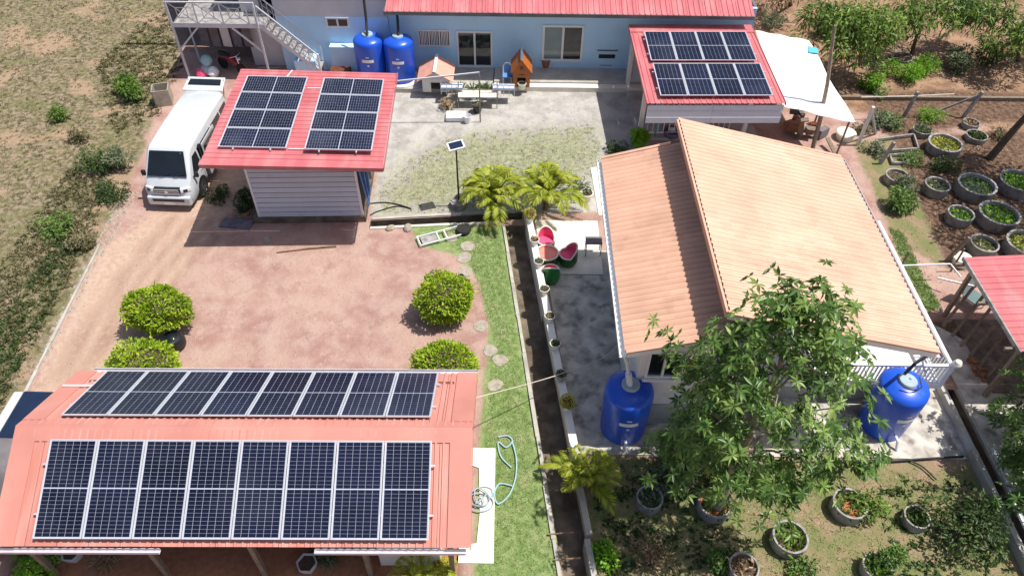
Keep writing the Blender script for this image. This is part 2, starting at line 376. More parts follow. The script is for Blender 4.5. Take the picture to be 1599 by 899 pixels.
    road = mix(ramp(n3, .3, .7), (.50,.345,.255), (.60,.45,.35)); road = mix(math_('MULTIPLY', ramp(n4, .6, .75), .4), road, (.35,.20,.14))
    c = mix(math_('MULTIPLY', zfac('road', .8), .8), c, road)
    c = mix(math_('MULTIPLY', math_('MULTIPLY', attr('track'), ramp(n3, .3, .55)), .8), c, (.33,.20,.15))
    fld = mix(ramp(n3, .38, .62), (.13,.115,.06), (.33,.265,.185)); fld = mix(math_('MULTIPLY', ramp(n2, .46, .62), .6), fld, (.17,.165,.07)); fld = mix(math_('MULTIPLY', ramp(n1, .56, .66), .55), fld, (.145,.16,.055)); fld = mix(math_('MULTIPLY', ramp(n1, .46, .38), .75), fld, (.42,.29,.20))
    fld = mix(math_('MULTIPLY', ramp(n4, .52, .7), .7), fld, (.44,.37,.27)); fld = mix(math_('MULTIPLY', ramp(n5, .55, .75), .5), fld, (.07,.06,.035))
    c = mix(zfac('field', 1.2), c, fld)
    lawn = mix(ramp(n3, .35, .65), (.17,.255,.08), (.29,.37,.15)); lawn = mix(math_('MULTIPLY', ramp(n2, .52, .7), .7), lawn, (.40,.37,.22)); lawn = mix(math_('MULTIPLY', ramp(n4, .5, .72), .5), lawn, (.14,.20,.05))
    c = mix(zfac('lawn', 1.0), c, lawn)
    crt = mix(ramp(n2, .35, .65), (.37,.35,.325), (.53,.515,.485)); crt = mix(math_('MULTIPLY', ramp(n3, .5, .75), .6), crt, (.60,.585,.555)); crt = mix(math_('MULTIPLY', ramp(n4, .58, .75), .5), crt, (.26,.23,.19))
    cg = mix(ramp(n3, .35, .65), (.22,.25,.12), (.38,.38,.23)); cg = mix(math_('MULTIPLY', ramp(n4, .5, .7), .5), cg, (.20,.23,.09))
    c = mix(zfac('court', .8), c, crt)
    c = mix(math_('MULTIPLY', zfac('courtgrass', 3.6, .25, .95), .85), c, cg)
    orc = mix(ramp(n2, .35, .65), (.24,.145,.095), (.42,.27,.18)); orc = mix(math_('MULTIPLY', ramp(n4, .5, .7), .6), orc, (.20,.11,.06))
    c = mix(zfac('orchard', .9), c, orc)
    soil = mix(ramp(n3, .35, .65), (.10,.06,.04), (.22,.14,.10)); soil = mix(math_('MULTIPLY', ramp(n4, .5, .7), .6), soil, (.05,.03,.02))
    c = mix(zfac('soil', 1.0), c, soil)
    gar = mix(ramp(n2, .30, .66), (.35,.25,.165), (.20,.215,.09)); gar = mix(math_('MULTIPLY', ramp(n4, .5, .72), .5), gar, (.12,.10,.05)); gar = mix(math_('MULTIPLY', ramp(n3, .6, .75), .6), gar, (.52,.40,.29))
    c = mix(zfac('garden', 1.0), c, gar)
    L.new(c, b.inputs['Base Color'])
    bp = N.new('ShaderNodeBump'); bp.inputs['Strength'].default_value = .9; bp.inputs['Distance'].default_value = .10
    L.new(math_('ADD', math_('MULTIPLY', n3, .6), math_('MULTIPLY', n4, .4)), bp.inputs['Height']); L.new(bp.outputs[0], b.inputs['Normal'])
    me.materials.append(m)
ground()
# ditches: floor and side walls
def trough(poly, depth, name='ditch'):
    P = [Vector((*p, 0)) for p in poly]; D = [p+Vector((0,0,-depth)) for p in P]
    m = MB(); n = len(P); m.add(P+D, [tuple(range(n, 2*n))]+[(i, (i+1) % n, n+(i+1) % n, n+i) for i in range(n)])
    return tag(m.build(name, 'drain'), kind='structure')
trough(DRAIN_A, .42); trough(DRAIN_B, .4); trough(DRAIN_C, .6)
def kerbline(name, a, b, wd, z0, z1, material, seg=2.0, label=None):
    a, b = Vector(a), Vector(b); L = (b-a).length; n = max(1, int(L/seg)); d = (b-a)/n
    root = tag(bpy.data.objects.new(name, None), kind='structure'); COL.objects.link(root); root.location = (*a[:2], 0)
    for i in range(n):
        p, q = a+d*i, a+d*(i+1)-d.normalized()*.012
        j = random.uniform(-.012,.012)
        m = MB().box(((p+q)/2+Vector((j, j, (z0+z1)/2))), (wd+random.uniform(-.02,.02), (q-p).length, z1-z0+random.uniform(-.02,.02)), rz=math.atan2(-(d.x), d.y))
        m.build('kerb_block', material, root, world=True)
    return root
kerbline('kerb', (-.36,21.6,0), (1.42,7.3,0), .11, -.5, .07, 'concrete', 1.6)
kerbline('kerb', (-5.5,21.30,0), (-.5,21.78,0), .12, -.3, .06, 'white_concrete', 1.6)
kerbline('kerb', (-5.5,21.86,0), (.2,22.5,0), .12, -.3, .06, 'concrete', 1.6)
kerbline('kerb', (13.53,7,0), (13.53,14.0,0), .16, -.5, .32, 'concrete', 1.8)
kerbline('kerb', (14.12,7,0), (14.12,14.0,0), .1, -.5, .08, 'concrete', 1.8)
kerbline('kerb', at(8,676), at(156,385), .08, -.1, .06, 'concrete', 1.1)
# patio, paths and porch slabs
def slab(name, poly, z, material='patio', z0=-.05):
    return tag(MB().prism(poly, z0, z).build(name, material), kind='structure')
slab('patio', [(1.25,18.9),(2.0,11.5),(13.44,11.5),(13.44,14.3),(13.0,14.3),(13.0,20.2),(3.3,20.2),(3.3,18.9)], .05)
slab('patio', [(1.2,18.95),(3.3,18.95),(3.3,21.9),(.85,21.9)], .058, 'white_concrete')
slab('path', pts([(922,262),(945,262),(960,337),(935,337)]), .03, 'white_concrete')
slab('path', [(-1.15,11.66),(-.42,11.66),(-.38,8.2),(-1.35,8.2),(-1.35,8.62),(-.85,8.75),(-.8,9.6),(-.88,11.0),(-1.15,11.1)], .05, 'white_concrete')
slab('porch', [(-1.0,31.75),(11.3,31.75),(11.3,36),(-1.0,36)], .3, 'concrete')
slab('sunlit_porch_strip', [(-1.0,31.38),(11.3,31.38),(11.3,31.74),(-1.0,31.74)], .24, 'white_concrete')  # added pale slab, paints the sunlit front strip of the porch floor
slab('porch', [(-6.6,31.1),(-1.05,31.1),(-1.05,36),(-6.6,36)], .22, 'concrete')
for (x, y, r) in ((727,425,.3),(752,509,.27),(766,547,.27),(781,562,.26),(773,601,.26),(730,385,.28),(725,402,.3),(718,435,.24),(705,372,.24)):
    p = at(x, y); q = [(p.x+r*random.uniform(.8,1.1)*math.cos(a), p.y+r*random.uniform(.8,1.1)*math.sin(a)) for a in np.arange(0, 6.28, .6)]
    MB().prism(q, -.02, .02).build('stepping_stone', 'stone', bpy.data.objects['ground'])

# ------------------------------------------------------------------ roofing sheets and solar panels
def rib_mesh(name, W, Lg, pitch, hgt, material, top=.04):
    n = max(1, round(W/pitch)); p = W/n; prof = []
    for i in range(n):
        x = i*p; prof += [(x, 0), (x+p*.5-top, 0), (x+p*.5-top*.5, hgt), (x+p*.5+top*.5, hgt), (x+p*.5+top, 0)]
    prof.append((W, 0)); k = len(prof)
    vs = [(x, y, z-d) for d in (0, .008) for y in (0, Lg) for x, z in prof]
    fs = []
    for i in range(k-1): fs += [(i, i+1, k+i+1, k+i), (2*k+i+1, 2*k+i, 3*k+i, 3*k+i+1), (i+1, i, 2*k+i, 2*k+i+1), (k+i, k+i+1, 3*k+i+1, 3*k+i)]
    fs += [(0, k, 3*k, 2*k), (2*k-1, k-1, 3*k-1, 4*k-1)]
    m = MB(); m.add(vs, fs); return m.mesh(name, material)
PW, PL, PT = 1.134, 2.278, .035
def panel_meshes():
    f = MB(); w = .026
    f.b2(0, PW, 0, w, 0, PT); f.b2(0, PW, PL-w, PL, 0, PT); f.b2(0, w, w, PL-w, 0, PT); f.b2(PW-w, PW, w, PL-w, 0, PT)
    b = MB().b2(w, PW-w, w, PL-w, .012, .026)
    c = MB(); mx = .016; gx, gy = .007, .0045; x0 = w+mx; cw = (PW-2*x0)/6; half = (PL-2*(w+.018)-.026)/2; ch = half/12
    for hf in range(2):
        for i in range(6):
            for j in range(12):
                xa = x0+i*cw; ya = w+.018+hf*(half+.026)+j*ch
                z = .0285
                c.add([(xa+gx/2, ya+gy/2, z), (xa+cw-gx/2, ya+gy/2, z), (xa+cw-gx/2, ya+ch-gy/2, z), (xa+gx/2, ya+ch-gy/2, z)], [(0,1,2,3)])
    return f.mesh('frame', 'aluminium'), b.mesh('backsheet', 'backsheet'), c.mesh('cells', 'cell')
PM = panel_meshes()
def array(origin, M, cols, rows, landscape, label, gap=.02):
    t = thing('solar_array', label, 'solar array', origin); t.rotation_euler = M.to_euler()
    for r in range(rows):
        for c in range(cols):
            if landscape: p, q = (c*(PL+gap)+PL, r*(PW+gap), 0), R(90)
            else: p, q = (c*(PW+gap), r*(PL+gap), 0), 0
            pn = bpy.data.objects.new('solar_panel', None); COL.objects.link(pn); pn.parent = t; pn.location = p; pn.rotation_euler.z = q
            inst(PM[0], 'frame', pn); inst(PM[1], 'backsheet', pn); inst(PM[2], 'cells', pn)['kind'] = 'stuff'
    W, Hh = (cols*(PL+gap), rows*(PW+gap)) if landscape else (cols*(PW+gap), rows*(PL+gap))
    if landscape:
        for x in (.5, W-.55): MB().b2(x-.02, x+.02, -.08, Hh+.08, -.05, -.005).build('mounting_rail', 'aluminium', t)
    else:
        for y in (.55, Hh-.6): MB().b2(-.1, W+.08, y-.02, y+.02, -.05, -.005).build('mounting_rail', 'aluminium', t)
    return t
def rot(yaw, pitch=0.0, roll=0.0): return Matrix.Rotation(R(yaw), 3, 'Z') @ Matrix.Rotation(R(pitch), 3, 'X') @ Matrix.Rotation(R(roll), 3, 'Y')
array((-11.08,7.61,2.40), rot(.62,26.8), 8, 1, False, 'row of eight dark blue solar panels on the front slope of the salmon roof')
array((-11.2,10.36,3.37), rot(.62,-23.8), 8, 1, False, 'row of eight solar panels on the back slope of the salmon roof')
array((-10.255,21.125,3.834), rot(2.3,.2,2.24), 1, 4, True, 'column of four landscape solar panels beside the van on the shed roof').scale = (1.0235,)*3
array((-7.267,21.094,3.803), rot(2.3,.2,2.24), 1, 4, True, 'column of four landscape solar panels beside the gravel yard on the shed roof').scale = (1.0235,)*3
array((5.83,29.06,2.965), rot(1.57,4.2), 4, 1, False, 'row of four solar panels nearer the blue house on the outbuilding')
array((5.90,26.38,2.89), rot(1.57,4.2), 4, 1, False, 'row of four solar panels along the boarded fascia of the outbuilding')

def slope_roof(root, x0, x1, ya, za, yb, zb, nsheet, pitch, hgt, material, name='roof'):
    """sheets between the lower line (y=ya,z=za) and the upper line (y=yb,z=zb) in root's own axes"""
    L = math.hypot(yb-ya, zb-za); W = (x1-x0)/nsheet; me = rib_mesh('roof_sheet', W-.012, L, pitch, hgt, material)
    M = Matrix((Vector((1,0,0)), Vector((0,(yb-ya)/L,(zb-za)/L)), Vector((0,-(zb-za)/L,(yb-ya)/L)))).transposed()
    flip = yb < ya
    rf = bpy.data.objects.new(name, None); COL.objects.link(rf); rf.parent = root
    if flip: M = M @ Matrix.Rotation(math.pi, 3, 'Y')   # keep ribs upward
    for i in range(nsheet):
        x = x0+i*W if not flip else x0+(i+1)*W
        inst(me, 'roof_sheet', rf, (x, ya, za+random.uniform(-.003,.004)), M)
    return rf

# ------------------------------------------------------------------ salmon roofed house with solar arrays
H = thing('salmon_roofed_house', 'long low house with a salmon metal gable roof carrying sixteen solar panels', 'house', (-6.53,10.07,0), R(.65))
slope_roof(H, -5.56, 5.56, -2.5, 2.2, -.06, 3.38, 15, .19, .035, 'salmon_roof', 'front_roof')
slope_roof(H, -5.56, 5.56, 2.56, 2.25, .06, 3.38, 15, .19, .035, 'salmon_roof', 'back_roof')
m = MB(); m.slab([(-5.6,-.34,3.285),(5.6,-.34,3.285),(5.6,0,3.445),(-5.6,0,3.445)], .01); m.slab([(-5.6,0,3.447),(5.6,0,3.447),(5.6,.27,3.31),(-5.6,.27,3.31)], .01)
m.build('ridge_cap', 'salmon_cap', H)
for s in (-1, 1):
    m = MB(); x = s*5.56; xi = x-s*.5; sh = .042
    a, b = sorted((x+s*.03, xi))
    m.slab([(a,-2.52,2.19+sh),(b,-2.52,2.19+sh),(b,-.3,3.265+sh),(a,-.3,3.265+sh)], .012); m.slab([(a,.25,3.30+sh),(b,.25,3.30+sh),(b,2.58,2.245+sh),(a,2.58,2.245+sh)], .012)
    m.bar((x+s*.045,-2.52,2.1), (x+s*.045,0,3.3), .025, .2); m.bar((x+s*.045,0,3.3), (x+s*.045,2.58,2.14), .025, .2)
    m.build('verge_trim', 'salmon_cap', H)
for x0, x1, y, z in ((-5.5,-1.7,-2.57,2.07), (1.95,5.5,-2.57,2.07)):
    MB().b2(x0, x1, y-.02, y+.06, z-.06, z-.045).b2(x0, x1, y-.035, y-.02, z-.06, z+.03).b2(x0, x1, y+.06, y+.075, z-.06, z+.05).b2(x0-.012, x0, y-.035, y+.075, z-.06, z+.03).build('gutter', 'lilac_trim', H)
MB().b2(-5.2, 5.6, 2.6, 2.68, 2.16, 2.18).b2(-5.2, 5.6, 2.68, 2.695, 2.16, 2.27).build('gutter', 'steel_white', H)
MB().b2(-5.0, 5.0, -.9, 2.1, 0, 2.5).build('wall', 'brown_wood', H)
MB().bar((-5.5,1.75,2.70), (-4.4,1.75,2.70), .045).build('conduit', 'pipe_white', H)
MB().b2(-5.0, -3.4, -1.5, -.92, 0, 2.2).build('porch_wall', 'blue_wall', H)
MB().b2(3.2, 4.75, -2.0, -.92, 0, 2.1).build('porch_wall', 'white_plaster', H)
MB().b2(-5.2, 5.2, -2.5, 2.3, 0, .05).build('floor', 'terracotta', H)
for x in (-5.05, -2.2, .3, 3.0, 5.1): MB().b2(x-.06, x+.06, -2.36, -2.24, .05, 2.2).build('post', 'timber', H)
for y in (-2.3, 2.2): MB().b2(-5.4, 5.4, y-.05, y+.05, 2.08 if y < 0 else 2.3, 2.2 if y < 0 else 2.38).build('beam', 'timber', H)

# ------------------------------------------------------------------ shed with the flat red roof
S = thing('grey_shed', 'grey board shed with an overhanging flat red metal roof and eight solar panels', 'shed', (-7.70,23.52,0), R(2.3))
def rz_(x): return 3.63-.039*x
me = rib_mesh('roof_sheet', 6.29/8-.008, 6.16, .255, .03, 'red_roof')
rf = bpy.data.objects.new('roof', None); COL.objects.link(rf); rf.parent = S
for i in range(8):   # ribs run from side to side
    M = Matrix((Vector((0,1,0)), Vector((-1,0,.039)).normalized(), Vector((.039,0,1)).normalized())).transposed()
    inst(me, 'roof_sheet', rf, (3.07, -3.15+i*6.29/8, rz_(3.07)+.006), M)
m = MB(); m.slab([(-3.1,-3.21,rz_(-3)+.03),(3.1,-3.21,rz_(3)+.03),(3.1,-3.0,rz_(3)+.055),(-3.1,-3.0,rz_(-3)+.055)], .012); m.slab([(-3.1,-3.22,rz_(-3)-.12),(3.1,-3.22,rz_(3)-.12),(3.1,-3.22,rz_(3)+.03),(-3.1,-3.22,rz_(-3)+.03)], .02)
m.slab([(3.11,-3.15,rz_(3)-.12),(3.11,3.15,rz_(3)-.12),(3.11,3.15,rz_(3)+.03),(3.11,-3.15,rz_(3)+.03)], .02); m.build('roof_edge', 'red_roof', S)
for y in (-2.2, 0, 2.2): MB().bar((-2.9,y,rz_(-2.9)-.08), (2.9,y,rz_(2.9)-.08), .06, .1).build('rafter', 'timber', S)
MB().b2(-2.30, 1.62, -1.24, 3.4, .28, 3.45).build('wall', 'dark_wall', S)  # dark backing paints the shadow lines in the gaps between boards
MB().b2(-2.55, 1.75, -1.36, 2.7, 0, .28).build('base', 'drain', S)
bd = [MB().add([(-w/2,0,0),(w/2,0,0),(w/2,-.05,0),(-w/2,-.05,0),(-w/2,0,.185),(w/2,0,.185),(w/2,-.02,.185),(-w/2,-.02,.185)], [(0,1,2,3),(7,6,5,4),(3,2,6,7),(0,4,5,1),(0,3,7,4),(1,5,6,2)]).mesh('board', 'grey_siding') for w in (3.93, 3.72)]
for i in range(13):
    inst(bd[0], 'board', S, (-.34, -1.245, .28+i*.235)); inst(bd[1], 'board', S, (-2.305, .63, .28+i*.235), rz=R(-90))
for x in (-2.32, 1.64): MB().b2(x-.04, x+.04, -1.30, -1.22, .28, 3.42).build('corner_post', 'white_frame', S)
d = MB().b2(1.622, 1.65, -1.0, .1, .3, 2.6).build('door', 'interior_shade', S)  # near-black slab on the wall, paints the shade of the open doorway
MB().b2(1.62, 1.70, -.15, .05, 1.6, 3.2).b2(1.65, 1.95, -.12, -.06, 1.7, 3.1).build('door_leaf', 'white_paint', S)
MB().b2(2.55, 2.62, -3.1, -3.03, 3.0, 3.45).build('bracket', 'timber', S)
for o in S.children:
    if o.name.split('.')[0] in ('wall','base','board','corner_post','door','door_leaf'): o.location += Vector((.17,-.54,0))
for y in (-2.25, 1.75): MB().bar((-.25,y,rz_(-.25)+.06), (.45,y,rz_(.45)+.06), .035).build('conduit', 'pipe_white', S)
MB().bar((-1.2,2.45,rz_(-1.2)+.05), (-1.05,3.05,rz_(-1.05)+.05), .04).build('conduit', 'pipe_white', S)

# ------------------------------------------------------------------ blue house
def wall_pieces(m, x0, x1, z0, z1, y0, y1, holes):
    xs = sorted({x0, x1, *[h[0] for h in holes], *[h[1] for h in holes]}); zs = sorted({z0, z1, *[h[2] for h in holes], *[h[3] for h in holes]})
    for i in range(len(xs)-1):
        for j in range(len(zs)-1):
            cx, cz = (xs[i]+xs[i+1])/2, (zs[j]+zs[j+1])/2
            if not any(h[0] < cx < h[1] and h[2] < cz < h[3] for h in holes): m.b2(xs[i], xs[i+1], y0, y1, zs[j], zs[j+1])
    return m
def window(root, x0, x1, z0, z1, y, n=2, panes=('glass_dark',), bars=0, fw=.07, name='window'):
    """frame, panes and bars set into an opening of a wall whose outer face is y (faces -Y), world axes"""
    f = MB(); f.b2(x0, x1, y-.05, y+.06, z0, z0+fw).b2(x0, x1, y-.05, y+.06, z1-fw, z1)
    W = (x1-x0-fw)/n
    for i in range(n+1): f.b2(x0+i*W, x0+i*W+fw, y-.045, y+.055, z0+fw, z1-fw)
    o = f.build(name, 'white_frame', root, world=True)
    for i in range(n): MB().b2(x0+i*W+fw, x0+(i+1)*W, y+.01, y+.022, z0+fw, z1-fw).build('pane', panes[i % len(panes)], o, world=True)
    for i in range(n):
        for k in range(bars):
            x = x0+i*W+fw+(W-fw)*(k+1)/(bars+1); MB().b2(x-.018, x+.018, y-.03, y-.012, z0+fw, z1-fw).build('bar', 'white_frame', o, world=True)
    return o
B = thing('blue_house', 'long light blue house with a red metal roof and sliding doors', 'house', (2.4,33.1,0))
holes = [(-4.66,-3.12,1.35,2.2), (-2.83,-1.1,.30,2.17), (1.29,3.26,.68,2.52)]
wall_pieces(MB(), -6.0, 11.2, .0, 3.45, 33.1, 33.28, holes).build('wall', 'blue_wall', B, world=True)
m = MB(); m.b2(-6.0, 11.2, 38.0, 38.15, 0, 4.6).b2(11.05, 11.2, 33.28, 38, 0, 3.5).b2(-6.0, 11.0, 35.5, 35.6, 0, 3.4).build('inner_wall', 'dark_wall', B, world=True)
window(B, -4.66, -3.12, 1.35, 2.2, 33.1, 3, ('glass_dark',), 5, .06)
window(B, -2.83, -1.1, .30, 2.17, 33.1, 2, ('glass_dark',), 0, .09, 'sliding_door')
window(B, 1.29, 3.26, .68, 2.52, 33.1, 2, ('glass_teal','glass_dark'), 0, .1, 'sliding_door')
slope_roof(B, -8.33, 8.4, 32.0-33.1, 3.6, 37.2-33.1, 4.9, 22, .25, .03, 'red_roof')
m = MB(); m.b2(-5.95, 10.8, 31.96, 31.99, 3.44, 3.60); m.b2(-5.98, -5.95, 31.96, 37.2, 3.4, 3.62).build('fascia', 'dark_wall', B, world=True)
MB().b2(-5.9, 10.7, 32.05, 33.1, 3.42, 3.44).build('soffit', 'grey_wall', B, world=True)
A = thing('blue_and_white_house', 'taller house wall painted light blue below and white above behind the water tanks', 'house', (-8.7,33.1,0))
wall_pieces(MB(), -11.3, -6.02, 0, 2.8, 33.05, 33.25, [(-8.95,-7.85,2.27,2.78)]).build('lower_wall', 'blue_wall', A, world=True)
MB().b2(-11.3, -6.02, 33.06, 33.26, 2.8, 6.2).build('upper_wall', 'grey_wall', A, world=True)
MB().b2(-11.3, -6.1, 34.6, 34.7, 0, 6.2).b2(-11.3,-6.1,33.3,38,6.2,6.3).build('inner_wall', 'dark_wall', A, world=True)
window(A, -8.95, -7.85, 2.27, 2.78, 33.05, 2, ('glass_dark',), 0, .08)
wall_pieces(MB(), -13.0, -11.32, 0, 6.2, 33.5, 33.7, [(-12.1,-11.4,2.2,3.6)]).build('side_wall', 'grey_wall', A, world=True)
MB().b2(-12.3, -11.33, 34.4, 34.5, 0, 6).build('doorway_shade', 'interior_shade', A, world=True)  # near-black sheet paints the shade behind the wall opening
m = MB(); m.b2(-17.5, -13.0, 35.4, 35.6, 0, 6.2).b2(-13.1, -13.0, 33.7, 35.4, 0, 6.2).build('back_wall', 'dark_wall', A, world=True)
MB().b2(-10.6, -9.6, 32.2, 33.04, 0, .95).b2(-8.9,-7.4,32.6,33.04,0,1.5).build('lower_step_wall', 'blue_wall', A, world=True)
MB().b2(-8.95, -8.0, 31.6, 32.6, 0, .5).build('step', 'brown_wood', A, world=True)
# steel balcony with patterned railing and outside stair
K = thing('steel_balcony', 'pale steel balcony with crossed square railing panels over the carport', 'balcony', (-13.7,32.2,0))
y0 = 32.2
m = MB(); m.b2(-15.85, -11.6, y0, 35.3, 2.68, 2.76); m.build('deck', 'ring_concrete', K, world=True)
MB().b2(-15.9, -11.55, y0-.05, y0-.003, 2.62, 2.82).build('edge_beam', 'steel_white', K, world=True)
for x in (-15.85, -11.9): MB().bar((x,y0-.04,0), (x,y0-.04,3.85), .09).build('post', 'steel_white', K, world=True)
MB().bar((-15.85,y0+1.6,0), (-15.85,y0+1.6,2.7), .08).build('post', 'steel_white', K, world=True)
for a, b in (((-15.8,1.55),(-14.7,2.62)), ((-11.95,1.45),(-13.1,2.62))): MB().bar((a[0],y0-.04,a[1]), (b[0],y0-.04,b[1]), .07).build('brace', 'steel_white', K, world=True)
MB().bar((-15.85,y0-.04,3.82), (-11.9,y0-.04,3.82), .06).build('top_rail', 'steel_white', K, world=True)
for i in range(3):
    xa, xb = -15.8+i*1.18, -15.8+(i+1)*1.18; cx = (xa+xb)/2; cz = 3.32; m = MB(); q = .24
    m.bar((xb,y0-.04,2.82), (xb,y0-.04,3.8), .05)
    for sx in (-1, 1):
        for sz in (-1, 1): m.bar((cx+sx*.03,y0-.04,cz+sz*.03), (cx+sx*.55,y0-.04,cz+sz*.48), .03)
        m.bar((cx+sx*q,y0-.045,cz-q), (cx+sx*q,y0-.045,cz+q), .03); m.bar((cx-q,y0-.05,cz+sx*q), (cx+q,y0-.05,cz+sx*q), .03)
    m.build('railing_panel', 'steel_white', K, world=True)
ST = thing('outside_stair', 'steel outside stair with grid railing coming down the blue wall', 'stair', (-10.6,32.2,0))
a, b = Vector((-11.8,y0,2.72)), Vector((-9.4,y0,.35)); d = (b-a)
for yo in (0, .85): MB().bar(a+Vector((0,yo,0)), b+Vector((0,yo,0)), .05, .16).build('stringer', 'steel_white', ST, world=True)
for i in range(11):
    p = a+d*((i+.5)/11); MB().b2(p.x-.13, p.x+.13, y0+.03, y0+.82, p.z+.04, p.z+.075).build('tread', 'ring_concrete', ST, world=True)
for yo in (0, .85):
    u = Vector((0,yo,0)); MB().bar(a+u+Vector((0,0,.95)), b+u+Vector((0,0,.95)), .05).build('handrail', 'steel_white', ST, world=True)
    m = MB()
    for k in (.3, .6): m.bar(a+u+Vector((0,0,k)), b+u+Vector((0,0,k)), .022)
    for i in range(12): p = a+d*(i/11)+u; m.bar(p, p+Vector((0,0,.95)), .022)
    m.build('railing_grid', 'steel_white', ST, world=True)
    MB().bar(b+u+Vector((0,0,-.35)), b+u+Vector((0,0,1.0)), .09).build('newel_post', 'white_paint', ST, world=True)
p = at(538,108,.3); tag(MB().bar((0,0,0), (0,0,1.25), .1).build('gate_post', 'white_paint', loc=(p.x,p.y,0)), 'white gate post standing between the stair foot and the tanks', 'post')

# ------------------------------------------------------------------ outbuilding with solar roof, tarp awning
O = thing('outbuilding', 'open outbuilding with a red roof, eight solar panels and pale boarded fascia', 'outbuilding', (8.1,29.2,0), R(1.5))
slope_roof(O, -2.82, 2.82, -3.05, 2.72, 3.1, 2.96, 8, .2, .025, 'red_roof')
for s in (-1, 1): MB().slab([(s*2.84,-3.05,2.62),(s*2.84,3.1,2.86),(s*2.84,3.1,3.0),(s*2.84,-3.05,2.76)], .02*s).build('verge_trim', 'red_roof', O)
MB().slab([(-2.84,2.5,2.975),(2.84,2.5,2.975),(2.84,3.15,3.0),(-2.84,3.15,3.0)], .012).build('ridge_flashing', 'red_roof', O)
for k in range(3):
    for x0, x1 in ((-2.78,-.1), (-.09,2.78)): MB().b2(x0, x1, -3.03-.02*k, -2.99-.02*k, 2.62-.27*(k+1), 2.62-.27*k-.006).build('fascia_board', 'grey_siding', O)
for x in (-2.6, 2.0): MB().b2(x-.09, x+.09, -1.6, -1.42, 0, 2.7).build('post', 'white_plaster', O)
for x in (-2.6, 2.6): MB().b2(x-.08, x+.08, 2.5, 2.66, 0, 2.9).build('post', 'white_plaster', O)
MB().b2(-2.7, 2.7, 2.7, 2.8, 0, 2.9).build('back_wall', 'grey_wall', O)
for i in range(16): MB().b2(-2.3+i*.24, -2.27+i*.24, -1.53, -1.5, .3, 2.4).build('bar', 'white_frame', O)
MB().b2(-2.5, 1.9, -1.55, -1.48, .28, .33).b2(-2.5, 1.9, -1.55, -1.48, 2.4, 2.45).build('bar_rail', 'white_frame', O)
MB().b2(-2.7, 2.7, -1.7, 2.7, 0, .12).build('floor', 'concrete', O)
tag(MB().tube([(0,0,0),(0,0,1.9),(.0,.1,2.4),(-.05,.1,2.6)], .05, 8).build('downpipe', 'teal_plastic', loc=tuple(at(1022,216))), 'pale teal downpipe at the corner of the outbuilding', 'pipe')
T = thing('awning', 'bright white tarp awning stretched from the outbuilding towards the garden', 'awning', (12.4,28.9,0))
c4 = [Vector((10.95,32.0,2.95)), Vector((13.40,31.6,2.7)), Vector((13.85,25.75,2.15)), Vector((10.95,26.35,2.5))]
n = 14; vs = []; fs = []
for j in range(n+1):
    for i in range(n+1):
        u, v = i/n, j/n; p = (c4[0]*(1-u)+c4[1]*u)*(1-v)+(c4[3]*(1-u)+c4[2]*u)*v
        p.z += -.14*math.sin(math.pi*u)*math.sin(math.pi*v)+.02*math.sin(u*17+v*3); p.x += .05*math.sin(v*9)*u; p.y += .05*math.sin(u*7)*v; vs.append(p)
for j in range(n):
    for i in range(n): fs.append((j*(n+1)+i, (j+1)*(n+1)+i, (j+1)*(n+1)+i+1, j*(n+1)+i+1))
mm = MB(); mm.add(vs, fs); sheet = mm.build('sheet', 'tarp', T, world=True, smooth=True); sm = sheet.modifiers.new('thick', 'SOLIDIFY'); sm.thickness = .012
MB().slab([(13.1,30.55,2.66),(13.55,30.5,2.64),(13.6,30.95,2.66),(13.2,31.05,2.70)], -.01).build('patch', 'tarp_blue', T, world=True)
for p in ((13.35,31.5,2.66), (13.7,25.95,2.1), (13.6,28.7,2.35)): MB().bar((p[0],p[1],0), p, .06).build('pole', 'timber', T, world=True)

# ------------------------------------------------------------------ tiled house
TH = thing('tiled_house', 'house with two overlapping orange tiled roofs and white balustraded deck', 'house', (7,16,0))
GX, GZ, LX, LZ = 2.95, 4.25, 5.62, 5.0     # lower roof: gutter edge, upper edge
UX, UZ, EX, EZ = 5.22, 5.79, 10.80, 4.42   # upper roof: ridge edge, eave edge
Y0, Y1 = 11.9, 20.12
def tile_mesh(name, Lg, wd, material, hgt=.045):
    # arched tile: x down the slope, y across
    pr = [(-.5,0),(-.28,.1),(-.12,.85),(.12,1),(.34,.5),(.5,0)]
    vs = [(x, y*wd, z*hgt+dz+(0.016 if x > Lg*.5 else 0)) for dz in (0, -.02) for x in (0, Lg) for y, z in pr]; k = len(pr); fs = []
    for i in range(k-1): fs += [(i+1, i, k+i, k+i+1), (k+i, 3*k+i, 3*k+i+1, k+i+1)]
    fs += [(0, 2*k, 3*k, k), (k-1, 2*k-1, 4*k-1, 3*k-1)]
    m = MB(); m.add(vs, fs); return m
